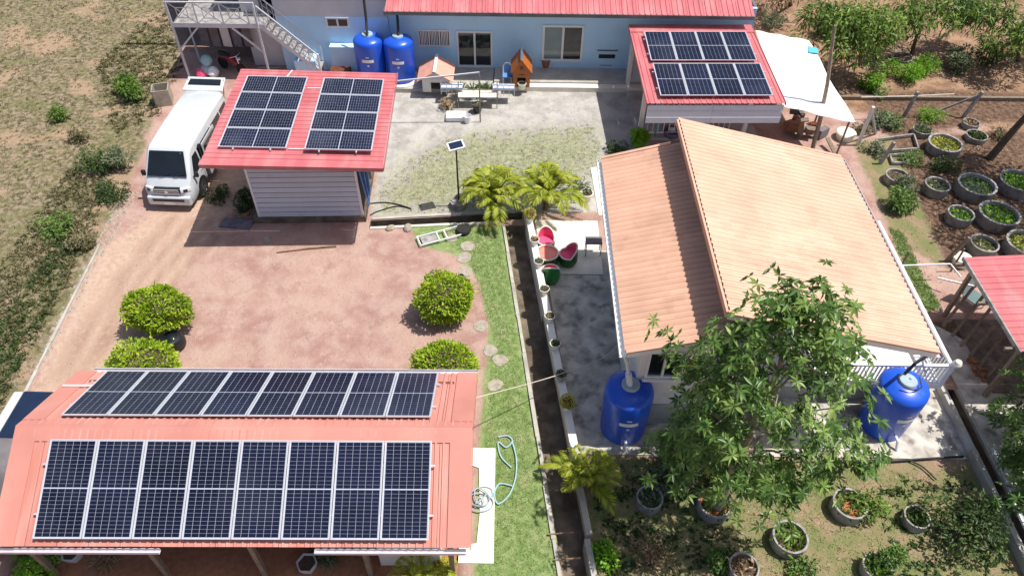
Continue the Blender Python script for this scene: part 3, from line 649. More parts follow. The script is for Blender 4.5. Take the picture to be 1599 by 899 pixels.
def tiled_roof(name, xa, za, xb, zb, courses, ncol, material, cap=300):
    """xa,za upper edge -> xb,zb lower edge"""
    rf = bpy.data.objects.new(name, None); COL.objects.link(rf); rf.parent = TH; rf.location = (0,0,0)
    L = math.hypot(xb-xa, zb-za); d = Vector(((xb-xa)/L, 0, (zb-za)/L)); yv = Vector((0,1,0)); s = 1 if d.x > 0 else -1
    nrm = d.cross(yv)*s; cw = (Y1-Y0)/ncol; Lg = L/courses
    yv2 = nrm.cross(d); M = Matrix((d, yv2, nrm)).transposed()
    tm = tile_mesh('roof_tile', Lg+.03, cw*.965, material, .045); me = tm.mesh('roof_tile', material)
    me.polygons.foreach_set('use_smooth', [False]*len(me.polygons)); items = []
    for j in range(ncol):
        for i in range(courses):
            p = Vector((xa, Y0+(j+.5)*cw, za)) + d*(Lg*i) + nrm*.05
            q = M @ Matrix.Rotation(random.uniform(-.008,.008), 3, 'X') @ Matrix.Rotation(R(.6), 3, 'Y'); items.append((p, q))
    items.sort(key=lambda t: t[0].y)
    for p, q in items[:cap]: inst(me, 'roof_tile', rf, p-TH.location, q)
    if len(items) > cap:
        rest = MB()
        for p, q in items[cap:]: rest.add([q @ Vector(v) + p - TH.location for v in tm.v], tm.f)
        tag(rest.build('roof_tiles', material, rf), kind='stuff')
    m = MB(); m.slab([(xa,Y0+.02,za-.01),(xb,Y0+.02,zb-.01),(xb,Y1-.02,zb-.01),(xa,Y1-.02,za-.01)], .05 if s > 0 else .05); m.build('underlay', 'brown_wood', rf, world=True)
    return rf
tiled_roof('lower_roof', LX, LZ, GX, GZ, 2, 40, 'roof_tile')
tiled_roof('upper_roof', UX, UZ, EX, EZ, 16, 40, 'roof_tile_sunlit')
for y in (Y0-.02, Y1+.02):
    MB().bar((GX,y,GZ-.07), (LX-.3,y,LZ-.15), .03, .17).build('verge_board', 'white_paint' if y < 15 else 'roof_tile', TH, world=True)
    MB().bar((UX,y,UZ-.07), (EX,y,EZ-.07), .03, .17).build('verge_board', 'white_paint' if y < 15 else 'roof_tile', TH, world=True)
    MB().bar((UX-.02,y,UZ+.06), (EX+.02,y,EZ+.08), .12, .05).build('verge_tile', 'roof_tile', TH, world=True)
    MB().bar((GX-.02,y,GZ+.07), (LX-.5,y,LZ-.06), .12, .05).build('verge_tile', 'roof_tile', TH, world=True)
MB().b2(UX-.07, UX-.01, Y0, Y1, UZ-.12, UZ+.07).build('ridge_board', 'roof_tile', TH, world=True)
gut = MB(); gut.b2(GX-.17, GX-.02, Y0-.05, Y1+.02, GZ-.13, GZ-.115).b2(GX-.185, GX-.17, Y0-.05, Y1+.02, GZ-.13, GZ-.01).b2(GX-.02, GX-.005, Y0-.05, Y1+.02, GZ-.13, GZ-.03); gut.build('gutter', 'white_paint', TH, world=True)
gut = MB(); gut.b2(EX+.03, EX+.17, Y0-.05, Y1+.02, EZ-.13, EZ-.115).b2(EX+.17, EX+.185, Y0-.05, Y1+.02, EZ-.13, EZ-.02); gut.build('gutter', 'lilac_trim', TH, world=True)
# walls: main body 3.6..9.6, raised floor at 1.0
fy = 12.65
wall_pieces(MB(), 3.55, 5.6, 0, 4.3, fy, fy+.15, [(3.75,4.72,2.3,3.42)]).build('front_wall', 'white_plaster', TH, world=True)
MB().add([(3.55,fy,4.3),(5.6,fy,4.3),(5.6,fy,4.9),(3.55,fy,4.36),(3.55,fy+.15,4.3),(5.6,fy+.15,4.3),(5.6,fy+.15,4.9),(3.55,fy+.15,4.36)], [(0,1,2,3),(7,6,5,4),(0,4,5,1),(2,6,7,3),(1,5,6,2),(0,3,7,4)]).build('gable_wall', 'white_plaster', TH, world=True)
MB().b2(3.55, 3.7, fy+.16, 19.5, 0, 4.32).b2(5.45, 5.6, fy+.16, 19.5, 3, 5.55).b2(3.71, 9.4, 19.4, 19.55, 0, 4.4).b2(9.3,9.45,15.2,19.39,0,4.6).build('side_wall', 'white_plaster', TH, world=True)
wall_pieces(MB(), 5.61, 9.29, 1.0, 4.55, 15.0, 15.15, [(6.4,7.3,1.02,3.1),(7.9,8.9,1.9,3.1)]).build('porch_wall', 'white_plaster', TH, world=True)
MB().b2(5.0, 9.2, 15.4, 15.5, .9, 4.4).b2(3.72, 5.4, 13.6, 13.7, 0, 4.2).build('room_shade', 'interior_shade', TH, world=True)  # near-black sheets paint the unlit rooms behind door and windows
wn = window(TH, 3.75, 4.72, 2.3, 3.42, fy, 2, ('glass_dark',), 0, .07)
MB().b2(3.7, 4.9, fy-.12, fy-.052, 2.2, 2.29).build('sill', 'white_paint', wn, world=True)
fan = MB(); fan.add([(4.86+.5*math.cos(a)*.0, 0, 0) for a in ()], [])
ar = [(4.55+.42*math.cos(a), 2.35+.95*math.sin(a)) for a in np.linspace(0, math.pi/2, 8)]+[(4.55,2.35)]
ar = [(x+.32, z) for x, z in ar]
m = MB(); k = len(ar); m.add([(x,fy-.03,z) for x,z in ar]+[(x,fy-.004,z) for x,z in ar], [tuple(reversed(range(k))), tuple(range(k,2*k))]+[(i,(i+1)%k,k+(i+1)%k,k+i) for i in range(k)]); m.build('arched_shutter', 'brown_wood', wn, world=True)
MB().b2(3.5, 5.62, fy-.05, fy-.003, 0, 1.0).build('plinth', 'concrete', TH, world=True)
MB().b2(5.63, 12.95, 13.45, 14.99, .85, 1.0).b2(9.46, 12.95, 15.0, 20.0, .85, 1.0).build('deck', 'white_plaster', TH, world=True)
MB().b2(5.7, 12.85, 13.6, 13.75, .06, .85).b2(12.7,12.85,13.76,19.9,.06,.85).build('deck_base', 'concrete', TH, world=True)
def balustrade(a, b, nb, z=1.0, hr=.92):
    a, b = Vector(a), Vector(b); m = bpy.data.objects.new('balustrade', None); COL.objects.link(m); m.parent = TH
    MB().bar(a+Vector((0,0,z+hr)), b+Vector((0,0,z+hr)), .09, .07).build('rail', 'white_paint', m, world=True); MB().bar(a+Vector((0,0,z+.1)), b+Vector((0,0,z+.1)), .05).build('rail', 'white_paint', m, world=True)
    bl = MB().bar((0,0,z+.1), (0,0,z+hr-.03), .042).mesh('baluster', 'white_paint')
    for i in range(nb): inst(bl, 'baluster', m, a.lerp(b, (i+.5)/nb)-TH.location)
balustrade((12.92,13.48,0), (12.92,19.9,0), 52); balustrade((8.6,13.48,0), (12.85,13.48,0), 34)
MB().bar((12.92,13.48,.9), (12.92,13.48,2.0), .14).add([], []).build('corner_post', 'white_paint', TH, world=True)
MB().lathe([(.0,-.13),(.09,-.1),(.13,0),(.09,.1),(0,.13)], 12, (12.98,13.42,2.1)).build('globe_lamp', 'melon_white', TH, world=True, smooth=True)
MB().bar((9.3,13.6,1.0), (9.3,13.6,4.5), .14).bar((12.6,13.6,1.0),(10.7,13.1,4.35),.05).build('porch_post', 'white_plaster', TH, world=True)

# ------------------------------------------------------------------ red roofed lean-to at the right
RR = thing('lean_to', 'timber lean-to with a pinkish red metal roof beside the ring planters', 'lean-to', (17.6,15.6,0))
me = rib_mesh('roof_sheet', 3.9/5-.004, 5.6, .25, .025, 'red_roof'); rf = bpy.data.objects.new('roof', None); COL.objects.link(rf); rf.parent = RR
for i in range(5):
    M = Matrix((Vector((0,1,0)), Vector((-1,0,-.08)).normalized(), Vector((-.08,0,1)).normalized())).transposed()
    inst(me, 'roof_sheet', rf, (20.2-17.6, 13.5-15.6+i*.78, 3.05), M)
MB().b2(14.55, 14.6, 13.45, 17.4, 2.5, 2.64).build('edge_trim', 'ring_concrete', RR, world=True)
for x, y in ((14.9,13.8),(15.0,17.2),(19.5,13.8),(19.5,17.2)): MB().bar((x,y,0), (x,y,2.58 if x < 16 else 2.9), .12).build('post', 'timber', RR, world=True)
for y in (13.7,15.5,17.2): MB().bar((14.3,y,2.45), (20,y,2.88), .08, .1).build('beam', 'timber', RR, world=True)
for k in range(7):
    a = at(1478+k*14, 500+k*16, .4); MB().bar((a.x,a.y,.1), (a.x+1.0,a.y+.9,1.5+.1*(k % 3)), .1, .06).build('prop', 'timber', RR, world=True)
MB().b2(15.2,19,13.9,17,0,.06).build('floor', 'drain', RR, world=True)

# ------------------------------------------------------------------ water tanks
def tank(loc, label, lid_pipe=None, ped=0.0, rz=0.0):
    t = thing('water_tank', label, 'water tank', loc, rz)
    z = ped; r = .70
    if ped: MB().lathe([(.86,0),(.86,ped-.02),(.83,ped)], 28).build('pedestal', 'white_concrete', t)
    prof = [(.60,z),(.655,z+.04),(.66,z+.3),(.672,z+.33),(.672,z+.62),(.684,z+.66),(.684,z+1.02),(.694,z+1.06),(.694,z+1.42),(r,z+1.46),(r,z+1.80),(.69,z+1.88),(.65,z+1.95),(.58,z+2.0),(.42,z+2.08),(.27,z+2.12),(0,z+2.13)]
    MB().lathe(prof, 44).build('body', 'tank_blue', t, smooth=True)
    ld = MB().lathe([(.26,z+2.10),(.26,z+2.17),(.235,z+2.2),(0,z+2.205)], 24).build('lid', 'tank_lid', t, smooth=True)
    MB().lathe([(.0,z+2.205),(.04,z+2.205),(.04,z+2.235),(0,z+2.24)], 10, (.08,.02,0)).build('lid_knob', 'tank_lid', ld)
    def decal(a0, a1, z0, z1, rr, nm, curve=0.0):
        m = MB(); k = 10; vs = []
        for i in range(k+1):
            a = a0+(a1-a0)*i/k; dz = -curve*math.sin(math.pi*i/k)
            for zz in (z0, z1): vs += [((rr+.004)*math.cos(a), (rr+.004)*math.sin(a), zz+dz+z)]
        m.add(vs, [(2*i, 2*i+2, 2*i+3, 2*i+1) for i in range(k)]); m.build(nm, 'white_paint', t)
    c = R(-90)
    decal(c-.40, c+.40, 1.06, 1.21, .697, 'label_band', .0)
    for i, (a, b) in enumerate(((-.10,-.055),(-.045,-.005),(.005,.045),(.055,.10))): decal(c+a, c+b, 1.30, 1.36, .697, 'letter')
    for a, b in ((-.06,-.005),(.005,.06)): decal(c+a, c+b, .86, .95, .687, 'letter')
    return t
t1 = tank((3.37,12.44,.05), 'blue water tank under the gutter corner at the closed end of the patio')
MB().tube([(0,-.55,.35),(0,-.78,.3),(0,-.82,.02)], .045, 8).build('outlet_pipe', 'pipe_white', t1)
tag(MB().tube([(3.33,12.40,2.25),(3.22,12.36,2.8)], .09, 10).tube([(3.21,12.36,2.8),(3.1,12.2,3.4),(2.9,12.0,4.1)], .045, 8).build('downpipe', 'pipe_white'), 'white downpipe from the tiled roof gutter into the blue tank', 'pipe')
t2 = tank((11.24,12.70,.05), 'blue water tank standing in the sun beside the white balustrade', rz=R(10))
MB().tube([(0,-.55,.35),(0,-.82,.3),(0,-.95,.02)], .045, 8).build('outlet_pipe', 'pipe_white', t2)
tag(MB().tube([(11.2,12.9,2.28),(11.35,12.95,2.7),(11.0,12.2,4.2)], .05, 8).build('downpipe', 'pipe_black'), 'dark downpipe running from the upper tiled roof to the sunny tank', 'pipe')
tag(MB().tube([(11.24-.26+.52*i/10-.0, 12.70-.27-.1*math.sin(math.pi*i/10), 2.27) for i in range(11)]+[(11.55,12.75,2.3)], .02, 6).build('cable', 'pipe_black'), 'thin black cable looped over the lid of the sunny tank', 'cable')
p = at(573,52,2.5); tank((p.x,p.y,0), 'blue water tank beside the gate post against the blue wall', ped=.3)
p = at(620,54,2.5); tank((p.x+.02,p.y-.02,0), 'blue water tank beside the pink roofed kennel', ped=.3)
for x, n in ((573,'drops into the tank by the gate post'), (622,'drops into the tank by the pink kennel')):
    q = at(x,54,2.55); tag(MB().tube([(q.x,q.y,2.5),(q.x-.03,q.y+.4,3.0),(q.x-.12,32.85,4.6 if x < 600 else 3.5)], .06, 8).build('downpipe', 'pipe_black'), 'black pipe that '+n, 'pipe')

# ------------------------------------------------------------------ white van with raised tailgate
def van(loc, rz):
    v = thing('van', 'white high roof passenger van parked with its tailgate raised', 'van', loc, rz)
    W = .94
    # station: y (front negative), [ (halfwidth, z) from sill to roof centre ]
    def ring(y, w, zs, top, tum=.9, roofz=None):
        return [(w*.92, zs), (w, zs+.22), (w, 1.0 if top > 1.2 else min(top-.12, 1.0)), (w*tum, top-.16 if top > 1.2 else top-.05), (w*tum*.86, top-.03), (0, top)]
    st = [(2.55,.90,.42,2.16),(2.48,W,.36,2.2),(1.2,W,.32,2.24),(-.6,W,.32,2.24),(-1.45,W,.32,2.2),(-1.62,W,.32,2.13)]
    rings = [(y, ring(y, w, zs, tp)) for y, w, zs, tp in st]
    rings += [(-2.28,[(W*.92,.32),(W,.54),(W,.98),(W*.93,1.18),(W*.80,1.24),(0,1.27)]), (-2.52,[(W*.90,.30),(W*.97,.5),(W*.965,.80),(W*.88,.98),(W*.72,1.03),(0,1.06)]), (-2.64,[(W*.80,.30),(W*.88,.45),(W*.87,.62),(W*.78,.80),(W*.6,.84),(0,.87)]), (-2.66,[(W*.7,.32),(W*.76,.42),(W*.76,.56),(W*.68,.66),(W*.5,.68),(0,.7)])]
    vs = []; fs = []; k = 11
    for y, rg in rings:
        vs += [(x, y, z) for x, z in rg] + [(-x, y, z) for x, z in rg[-2::-1]]
    for i in range(len(rings)-1):
        for j in range(k-1): fs.append((i*k+j, i*k+j+1, (i+1)*k+j+1, (i+1)*k+j))
        fs.append((i*k+k-1, i*k, (i+1)*k, (i+1)*k+k-1))
    fs += [tuple(reversed(range(k))), tuple(range((len(rings)-1)*k, len(rings)*k))]
    m = MB(); m.add(vs, fs); b = m.build('body', 'car_white', v, smooth=True)
    bv = b.modifiers.new('b', 'BEVEL'); bv.width = .03; bv.segments = 2; bv.limit_method = 'ANGLE'; bv.angle_limit = R(35)
    def patch(nm, quad, mt, off=.006, par=v, th=.012):
        q = [Vector(p) for p in quad]; n = (q[1]-q[0]).cross(q[2]-q[0]).normalized(); m = MB(); m.slab([p+n*off for p in q], th); return m.build(nm, mt, par)
    # windscreen between the roof front edge and the bonnet
    ws = patch('windscreen', [(-W*.82,-2.26,1.325),(W*.82,-2.26,1.325),(W*.70,-1.67,2.09),(-W*.70,-1.67,2.09)], 'glass_dark', .03, th=.03)
    for x in (-.3,.25): MB().bar((x,-2.31,1.35), (x+.45,-2.24,1.44), .02, .012).build('wiper', 'black_plastic', ws)
    for s in (1, -1):
        def sp(y, t):   # point on the upper side surface, t 0 belt .. 1 roof
            return Vector((s*(W+.004-(W-W*.9)*t), y, 1.05+t*.92))
        def win(ya, yb, nm, mt='glass_dark', t0=.12, t1=.82, cut=0):
            q = [sp(ya,t0), sp(yb,t0), sp(yb,t1), sp(ya+cut,t1)]
            if s < 0: q = q[::-1]
            return patch(nm, q, mt, .004)
        win(-2.02,-1.2,'door_window', cut=.42); win(-1.08,.45,'side_window'); win(.55,1.55,'side_window'); win(1.63,2.38,'side_window')
        d = MB().b2(s*(W+.001)-.004, s*(W+.001)+.004, -1.17,-1.155,.45,1.9).build('door_seam', 'black_plastic', v)
        MB().b2(s*(W+.012)-.012, s*(W+.012)+.012, -1.42,-1.25,1.02,1.06).build('door_handle', 'car_silver', v)
        mr = MB(); mr.box((s*(W+.10),-2.02,1.28), (.14,.12,.22)).bar((s*W*.95,-2.05,1.15), (s*(W+.08),-2.02,1.2), .04); mr.build('mirror', 'black_plastic', v, bevel=.02)
        hl = MB().box((s*.69,-2.535,.93), (.40,.16,.19), rot=Matrix.Rotation(s*R(26),3,'Z')@Matrix.Rotation(R(-18),3,'X')).build('headlight', 'lamp_glass', v, bevel=.04)
        MB().box((s*.72,-2.615,.93), (.16,.03,.1), rot=Matrix.Rotation(s*R(26),3,'Z')).build('lamp_bulb', 'black_plastic', hl)
        MB().lathe([(0,-.02),(.07,-.02),(.07,.02),(0,.02)], 12, (0,0,0)).build('fog_lamp', 'black_plastic', v).matrix_local = Matrix.Translation((s*W*.70,-2.69,.47)) @ Matrix.Rotation(R(90), 4, 'X')
        for y in (-1.62, 1.55):
            wh = bpy.data.objects.new('wheel', None); COL.objects.link(wh); wh.parent = v; wh.location = (s*(W-.10), y, .34); wh.rotation_euler = (0, R(90), 0)
            MB().lathe([(.2,-.11),(.31,-.11),(.34,-.07),(.34,.07),(.31,.11),(.2,.11)], 28).build('tyre', 'rubber', wh, smooth=True)
            MB().lathe([(0,.07*s),(.06,.115*s),(.2,.09*s),(.215,.115*s),(.215,-.1*s),(0,-.1*s)] if s > 0 else [(0,-.1*s),(.215,-.1*s),(.215,.115*s),(.2,.09*s),(.06,.115*s),(0,.07*s)], 20).build('rim', 'chrome', wh)
            MB().lathe([(0,-.02),(.43,-.02),(.43,.004),(0,.004)], 24).build('wheel_arch', 'black_plastic', v).matrix_local = Matrix.Translation((s*(W-.002), y, .42)) @ Matrix.Rotation(R(90), 4, 'Y')
    g = MB(); g.b2(-.50,.50,-2.69,-2.50,.80,1.03); g.build('grille', 'black_plastic', v)
    for z in (.83,.915,1.0): MB().b2(-.48,.48,-2.71,-2.691,z-.02,z+.02).build('grille_bar', 'car_silver', v)
    MB().lathe([(0,-.008),(.05,-.008),(.05,.008),(0,.008)], 16, sx=1.5).build('badge', 'chrome', v).matrix_local = Matrix.Translation((0,-2.72,.92)) @ Matrix.Rotation(R(90), 4, 'X')
    bp = MB(); bp.b2(-.84,.84,-2.78,-2.50,.30,.70); bp.build('bumper', 'car_white', v, bevel=.06)
    MB().b2(-.62,.62,-2.792,-2.77,.50,.62).build('air_intake', 'black_plastic', v); MB().b2(-.22,.22,-2.80,-2.781,.36,.47).build('number_plate', 'white_paint', v)
    for q in ((.55,2.0),(.62,1.75)): MB().box((q[0],-1.74,q[1]), (.05,.01,.1)).build('sticker', 'white_paint', ws)
    # open sliding door hanging outside the body on the shed side, near-black slab painting the shaded opening behind it
    MB().b2(W+.07, W+.12, -.9, .5, .45, 1.2).b2(W+.05,W+.09,-.9,.5,1.2,1.9).build('sliding_door', 'car_silver', v, bevel=.02)
    MB().b2(W+.122, W+.128, -.8, .4, 1.24, 1.8).build('sliding_window', 'glass_dark', v)
    MB().b2(W-.02, W+.012, -1.05, -.92, .45, 1.95).build('door_opening_shade', 'interior_shade', v)
    # raised tailgate
    tg = MB(); tg.slab([(-.86,2.50,2.20),(.86,2.50,2.20),(.80,3.25,2.40),(-.80,3.25,2.40)], .06); tgo = tg.build('tailgate', 'car_white', v, bevel=.02)
    tw = MB(); tw.slab([(-.70,2.78,2.283),(.70,2.78,2.283),(.66,3.12,2.373),(-.66,3.12,2.373)], .02); tw.build('rear_window', 'glass_dark', tgo)
    for s in (-1, 1): MB().bar((s*.8,2.5,1.7), (s*.76,3.1,2.38), .025).build('strut', 'black_plastic', tgo)
    MB().b2(-.8,.8,2.52,2.56,.5,2.05).build('load_opening_shade', 'interior_shade', v)  # near-black slab paints the shaded load space under the tailgate
    return v
van((-13.28,24.95,0), R(-2))

# ------------------------------------------------------------------ pickup under the salmon roof
PK = thing('pickup_truck', 'white pickup truck with a dark navy bed cover beside the salmon roof', 'pickup truck', (-13.75,10.6,0), R(-1))
m = MB(); m.b2(-.88,.88,-2.5,2.1,.45,.98); m.build('body', 'car_silver', PK, bevel=.09)
for s in (-1, 1): MB().b2(s*.72-.14,s*.72+.14,.45,2.08,.982,1.12).build('bed_side', 'car_white', PK, bevel=.05)
MB().b2(-.57,.57,.45,2.1,.99,1.14).build('bed_cover', 'glass_navy', PK, bevel=.06)
m = MB(); m.add([(-.8,-1.4,.98),(.8,-1.4,.98),(.8,.42,.98),(-.8,.42,.98),(-.64,-.8,1.62),(.64,-.8,1.62),(.64,.2,1.62),(-.64,.2,1.62)], [(4,5,6,7),(0,1,5,4),(1,2,6,5),(2,3,7,6),(3,0,4,7)]); m.build('cab', 'dark_wall', PK, bevel=.05)
m = MB(); m.slab([(.66,.405,1.06),(-.66,.405,1.06),(-.58,.25,1.5),(.58,.25,1.5)], .01); o = m.build('rear_window', 'glass_dark', PK); o.location.y = .02
for s in (-1, 1):
    for y in (-1.6, 1.35):
        wh = bpy.data.objects.new('wheel', None); COL.objects.link(wh); wh.parent = PK; wh.location = (s*.80, y, .36); wh.rotation_euler = (0, R(90), 0)
        MB().lathe([(.2,-.11),(.33,-.11),(.36,-.06),(.36,.06),(.33,.11),(.2,.11)], 24).build('tyre', 'rubber', wh, smooth=True); MB().lathe([(0,-.09),(.2,-.09),(.2,.09),(0,.09)], 16).build('rim', 'chrome', wh)
MB().b2(-.8,.8,2.1,2.2,.45,.6).build('bumper', 'chrome', PK)

# ------------------------------------------------------------------ white boundary wall and the pots on it
wa, wb = Vector((.46,22.5,0)), Vector((2.15,8.9,0)); d = (wb-wa).normalized(); ang = math.atan2(-d.x, d.y)
FW = thing('boundary_wall', 'low white plastered wall with flower pots along its top beside the ditch', 'wall', tuple(wa))
L = (wb-wa).length; nb = 7
for i in range(nb):
    l0, l1 = L*i/nb, L*(i+1)/nb-.004; low = i >= nb-1
    c = wa+d*(l0+l1)/2; h = .62 if not low else .3
    MB().box((c.x,c.y,(h-.55)/2), (.17,l1-l0,h+.55), rz=ang).build('wall_section', 'white_plaster' if not low else 'concrete', FW, world=True)
    if not low: MB().box((c.x,c.y,h+.025), (.23,l1-l0,.05), rz=ang).build('coping', 'white_plaster', FW, world=True)
P2 = Vector((2.15,8.85,0)); MB().box((2.17,8.1,-.1), (.15,1.4,.8), rz=ang).build('wall_section', 'concrete', FW, world=True)
def pot(loc, r, h, material, soilm, label, cat='flower pot', name='flower_pot', group=None, plant=None, rz=0):
    t = thing(name, label, cat, loc, rz, group)
    MB().lathe([(r*.68,0),(r*.74,h*.1),(r*.98,h*.86),(r*1.06,h*.88),(r*1.06,h),(r*.92,h),(r*.88,h*.84)], 18).build('pot', material, t, smooth=True)
    MB().lathe([(r*.9,h*.80),(r*.9,h*.845),(r*.4,h*.87),(0,h*.88)], 14).build('soil', soilm, t)
    if plant: plant(t, h*.86, r)
    return t
def tuft(material, n, hgt, spread, lw=.03):
    def f(t, z, r):
        a = rng.uniform(0, 6.28, n); q = rng.uniform(0, r*.6, n); D = np.stack([np.cos(a)*spread, np.sin(a)*spread, np.ones(n)*rng.uniform(.5,1.2,n)], 1)
        leafobj('plant', np.stack([np.cos(a)*q, np.sin(a)*q, np.full(n, z-.02)], 1), D, hgt*rng.uniform(.6,1.2,n), lw, rng.uniform(0,1,n), material, t, .25)
    return f
def ballplant(material, n, rad, zc, L=.06, W=.035):
    def f(t, z, r):
        dd = unit(n); p = dd*rad*rng.uniform(.75,1.02,(n,1)); p[:,2] = p[:,2]*.85+z+zc
        leafobj('plant', p, dd+rng.normal(0,.4,(n,3)), L, W, np.clip(.5+dd[:,2]*.3+rng.normal(0,.2,n),0,1), material, t, .1)
        MB().lathe([(0,z-.02),(rad*.5,z+zc-rad*.4),(rad*.75,z+zc),(rad*.5,z+zc+rad*.45),(0,z+zc+rad*.6)], 10).build('plant_core', 'soil', t)
    return f
wp = [((826,345),'leaf_yellow','b','pot of round yellow shrub on the white wall next to the palms','white_plaster'), ((835,381),'leaf_dry','t','white pot with dry stubble on the wall beside the pink melon stool','white_plaster'),
      ((841,415),'leaf_grey','t','mossy white pot on the wall beside the melon table','white_plaster'), ((848,458),'leaf_grey','t','pale double pot on the wall past the green melon stool','melon_white'),
      ((858,500),'leaf_weed','t','white pot of yellowish grass on the wall, alongside the middle of the patio','white_plaster'), ((868,543),'leaf_tree','t','white pot of leafy green plant on the boundary wall','white_plaster'),
      ((879,591),'leaf_grey','t','grey pot beside the rope hook on the wall','ring_concrete'), ((889,638),'leaf_yellow','b','pot of round yellow shrub on the wall opposite the patio tank','white_plaster')]
for (xy, lm, k, lab, pm) in wp:
    q = at(*xy, .68); s = (q.y-wa.y)/d.y; c = wa+d*s
    pot((c.x,c.y,.672), .17, .26, pm, 'soil', lab, plant=ballplant(lm, 420, .22, .16) if k == 'b' else tuft(lm, 46, .2, .8))

# ------------------------------------------------------------------ watermelon furniture
def melon(loc, r, h, label, back=None, skin='melon_green', flesh='melon_pink', cat='stool', rz=0.0):
    t = thing('watermelon_stool' if cat == 'stool' else 'watermelon_table', label, cat, loc, rz)
    n = 28; vs = []; fs = []; prof = [(.62,0),(.82,.12),(.97,.4),(1.0,.6),(.97,.82),(.90,1.0)]
    def top(a): # seat back rises on one side
        if back is None: return 0
        return max(0.0, math.cos(a-R(90)))**.8*back if math.cos(a-R(90)) > 0 else 0
    for fr, fz in prof:
        for k in range(n):
            a = 2*math.pi*k/n; e = top(a); z = fz*h + (e*max(0, (fz-.6)/.4)); rr = fr*r*(1-.12*e*max(0,(fz-.6)/.4)); vs.append((rr*math.cos(a), rr*math.sin(a), z))
    for i in range(len(prof)-1):
        for k in range(n): fs.append((i*n+k, i*n+(k+1)%n, (i+1)*n+(k+1)%n, (i+1)*n+k))
    m = MB(); m.add(vs, fs+[tuple(reversed(range(n)))]); m.build('rind', skin, t, smooth=True)
    rim = [((.90*r-.0)*(1-.12*top(2*math.pi*k/n))*math.cos(2*math.pi*k/n), .90*r*(1-.12*top(2*math.pi*k/n))*math.sin(2*math.pi*k/n), h+top(2*math.pi*k/n)) for k in range(n)]
    MB().tube(rim+[rim[0]], .028, 6, caps=False).build('rim', 'melon_white', t, smooth=True)
    m = MB(); seat = h*.88; vi = [Vector(p)*.965 for p in rim]; vi = [Vector((p.x,p.y,rim[k][2]-.01)) for k, p in enumerate(vi)]; lo = [Vector((p.x*.93,p.y*.93,seat)) for p in vi]
    m.add(vi+lo, [((k+1)%n, k, n+k, n+(k+1)%n) for k in range(n)]+[tuple(range(n, 2*n))]); m.build('flesh', flesh, t)
    return t
melon((1.22,20.25,.058), .36, .48, 'watermelon stool with pink seat and rounded back, next to the wall', .38)
melon((1.25,19.42,.055), .45, .60, 'round watermelon table with flat salmon pink top', None, flesh='melon_salmon', cat='table')
melon((2.03,19.5,.055), .36, .48, 'dark green watermelon stool standing out on the patio with magenta seat', .38, rz=R(-75))
melon((1.36,18.62,.05), .36, .48, 'watermelon stool with bright green back turned to the salmon roofed house', .42, skin='melon_bright', rz=R(180))

# ------------------------------------------------------------------ topiary, palms, shrubs and trees
def topiary(loc, rx, ry, hz, label, n=5200, lump=.10, z0=.12, trunkh=.25):
    t = thing('topiary_shrub', label, 'shrub', loc)
    dd = unit(n); cz = z0+hz/2
    f = 1+lump*(np.sin(dd[:,0]*5+loc[0])*np.cos(dd[:,1]*4+loc[1])+.6*np.sin(dd[:,2]*7+dd[:,0]*6))
    ph = loc[0]*3.1+loc[1]*1.7; f = f*(1+.07*np.sin(dd[:,0]*2.3+ph)+.06*np.sin(dd[:,1]*2.9-ph)); gp = np.sin(dd[:,0]*9+ph)*np.sin(dd[:,1]*8-ph)*np.sin(dd[:,2]*10+2*ph)
    f = f*np.where(gp > .45, .86, 1.0)
    p = dd*np.array([rx,ry,hz/2])*(f*rng.uniform(.86,1.04,n))[:,None]; sq = np.sign(p[:,2])*np.abs(p[:,2]/(hz/2))**.8*(hz/2); p[:,2] = sq+cz
    leafobj('foliage', p, dd*.7+rng.normal(0,.55,(n,3))+[0,0,.25], rng.uniform(.06,.15,n)*(1+.9*(rng.uniform(0,1,n)>.96)), rng.uniform(.04,.08,n), np.clip(.45+.25*np.sin(dd[:,0]*4+loc[0])*np.cos(dd[:,1]*5)+rng.normal(0,.24,n),0,1), 'leaf_topiary', t, .1)
    MB().lathe([(0,cz-hz*.40),(rx*.55,cz-hz*.33),(rx*.84,cz-hz*.1),(rx*.84,cz+hz*.12),(rx*.55,cz+hz*.34),(0,cz+hz*.42)], 16, sy=ry/rx).build('dark_core', 'bark', t)  # solid dark core, so gaps between the leaves show dark
    MB().tube([(0,0,0),(0,0,cz)], [.09,.06], 8).build('trunk', 'bark', t)
    return t
b1 = at(697,460,.95); topiary((b1.x,b1.y,0), .90, .88, 1.3, 'clipped round green shrub on the bare earth with its shadow beside it', z0=.22)
b2 = at(694,572,.9); topiary((b2.x,b2.y,0), .88, .88, 1.35, 'clipped round shrub half hidden behind the salmon roof by the stepping stones', z0=.2)
b3 = at(245,478,1.03); topiary((b3.x,b3.y,0), .96, .85, 1.15, 'clipped lumpy shrub beside the dirt drive with black tubs at its foot', n=5800, lump=.13, z0=.38)
b4 = at(216,578,.9); topiary((b4.x,b4.y,0), 1.0, .9, 1.35, 'clipped shrub behind the salmon roof beside the dirt drive', z0=.2)
for (x, y, r, h, lab) in ((274,540,.38,.46,'glossy black round tub at the foot of the lumpy shrub'), (250,545,.24,.3,'smaller black tub under the lumpy shrub')):
    q = at(x,y); t = thing('black_tub', lab, 'tub', tuple(q)); MB().lathe([(r*.8,0),(r,.1),(r,h*.7),(r*.8,h*.95),(r*.5,h*1.02),(r*.5,h*.9),(0,h*.85)], 20).build('tub', 'black_plastic', t, smooth=True); MB().lathe([(r*.5,h*.98),(r*.3,h*1.12),(0,h*1.14)], 16).build('cap', 'glass_dark', t, smooth=True)

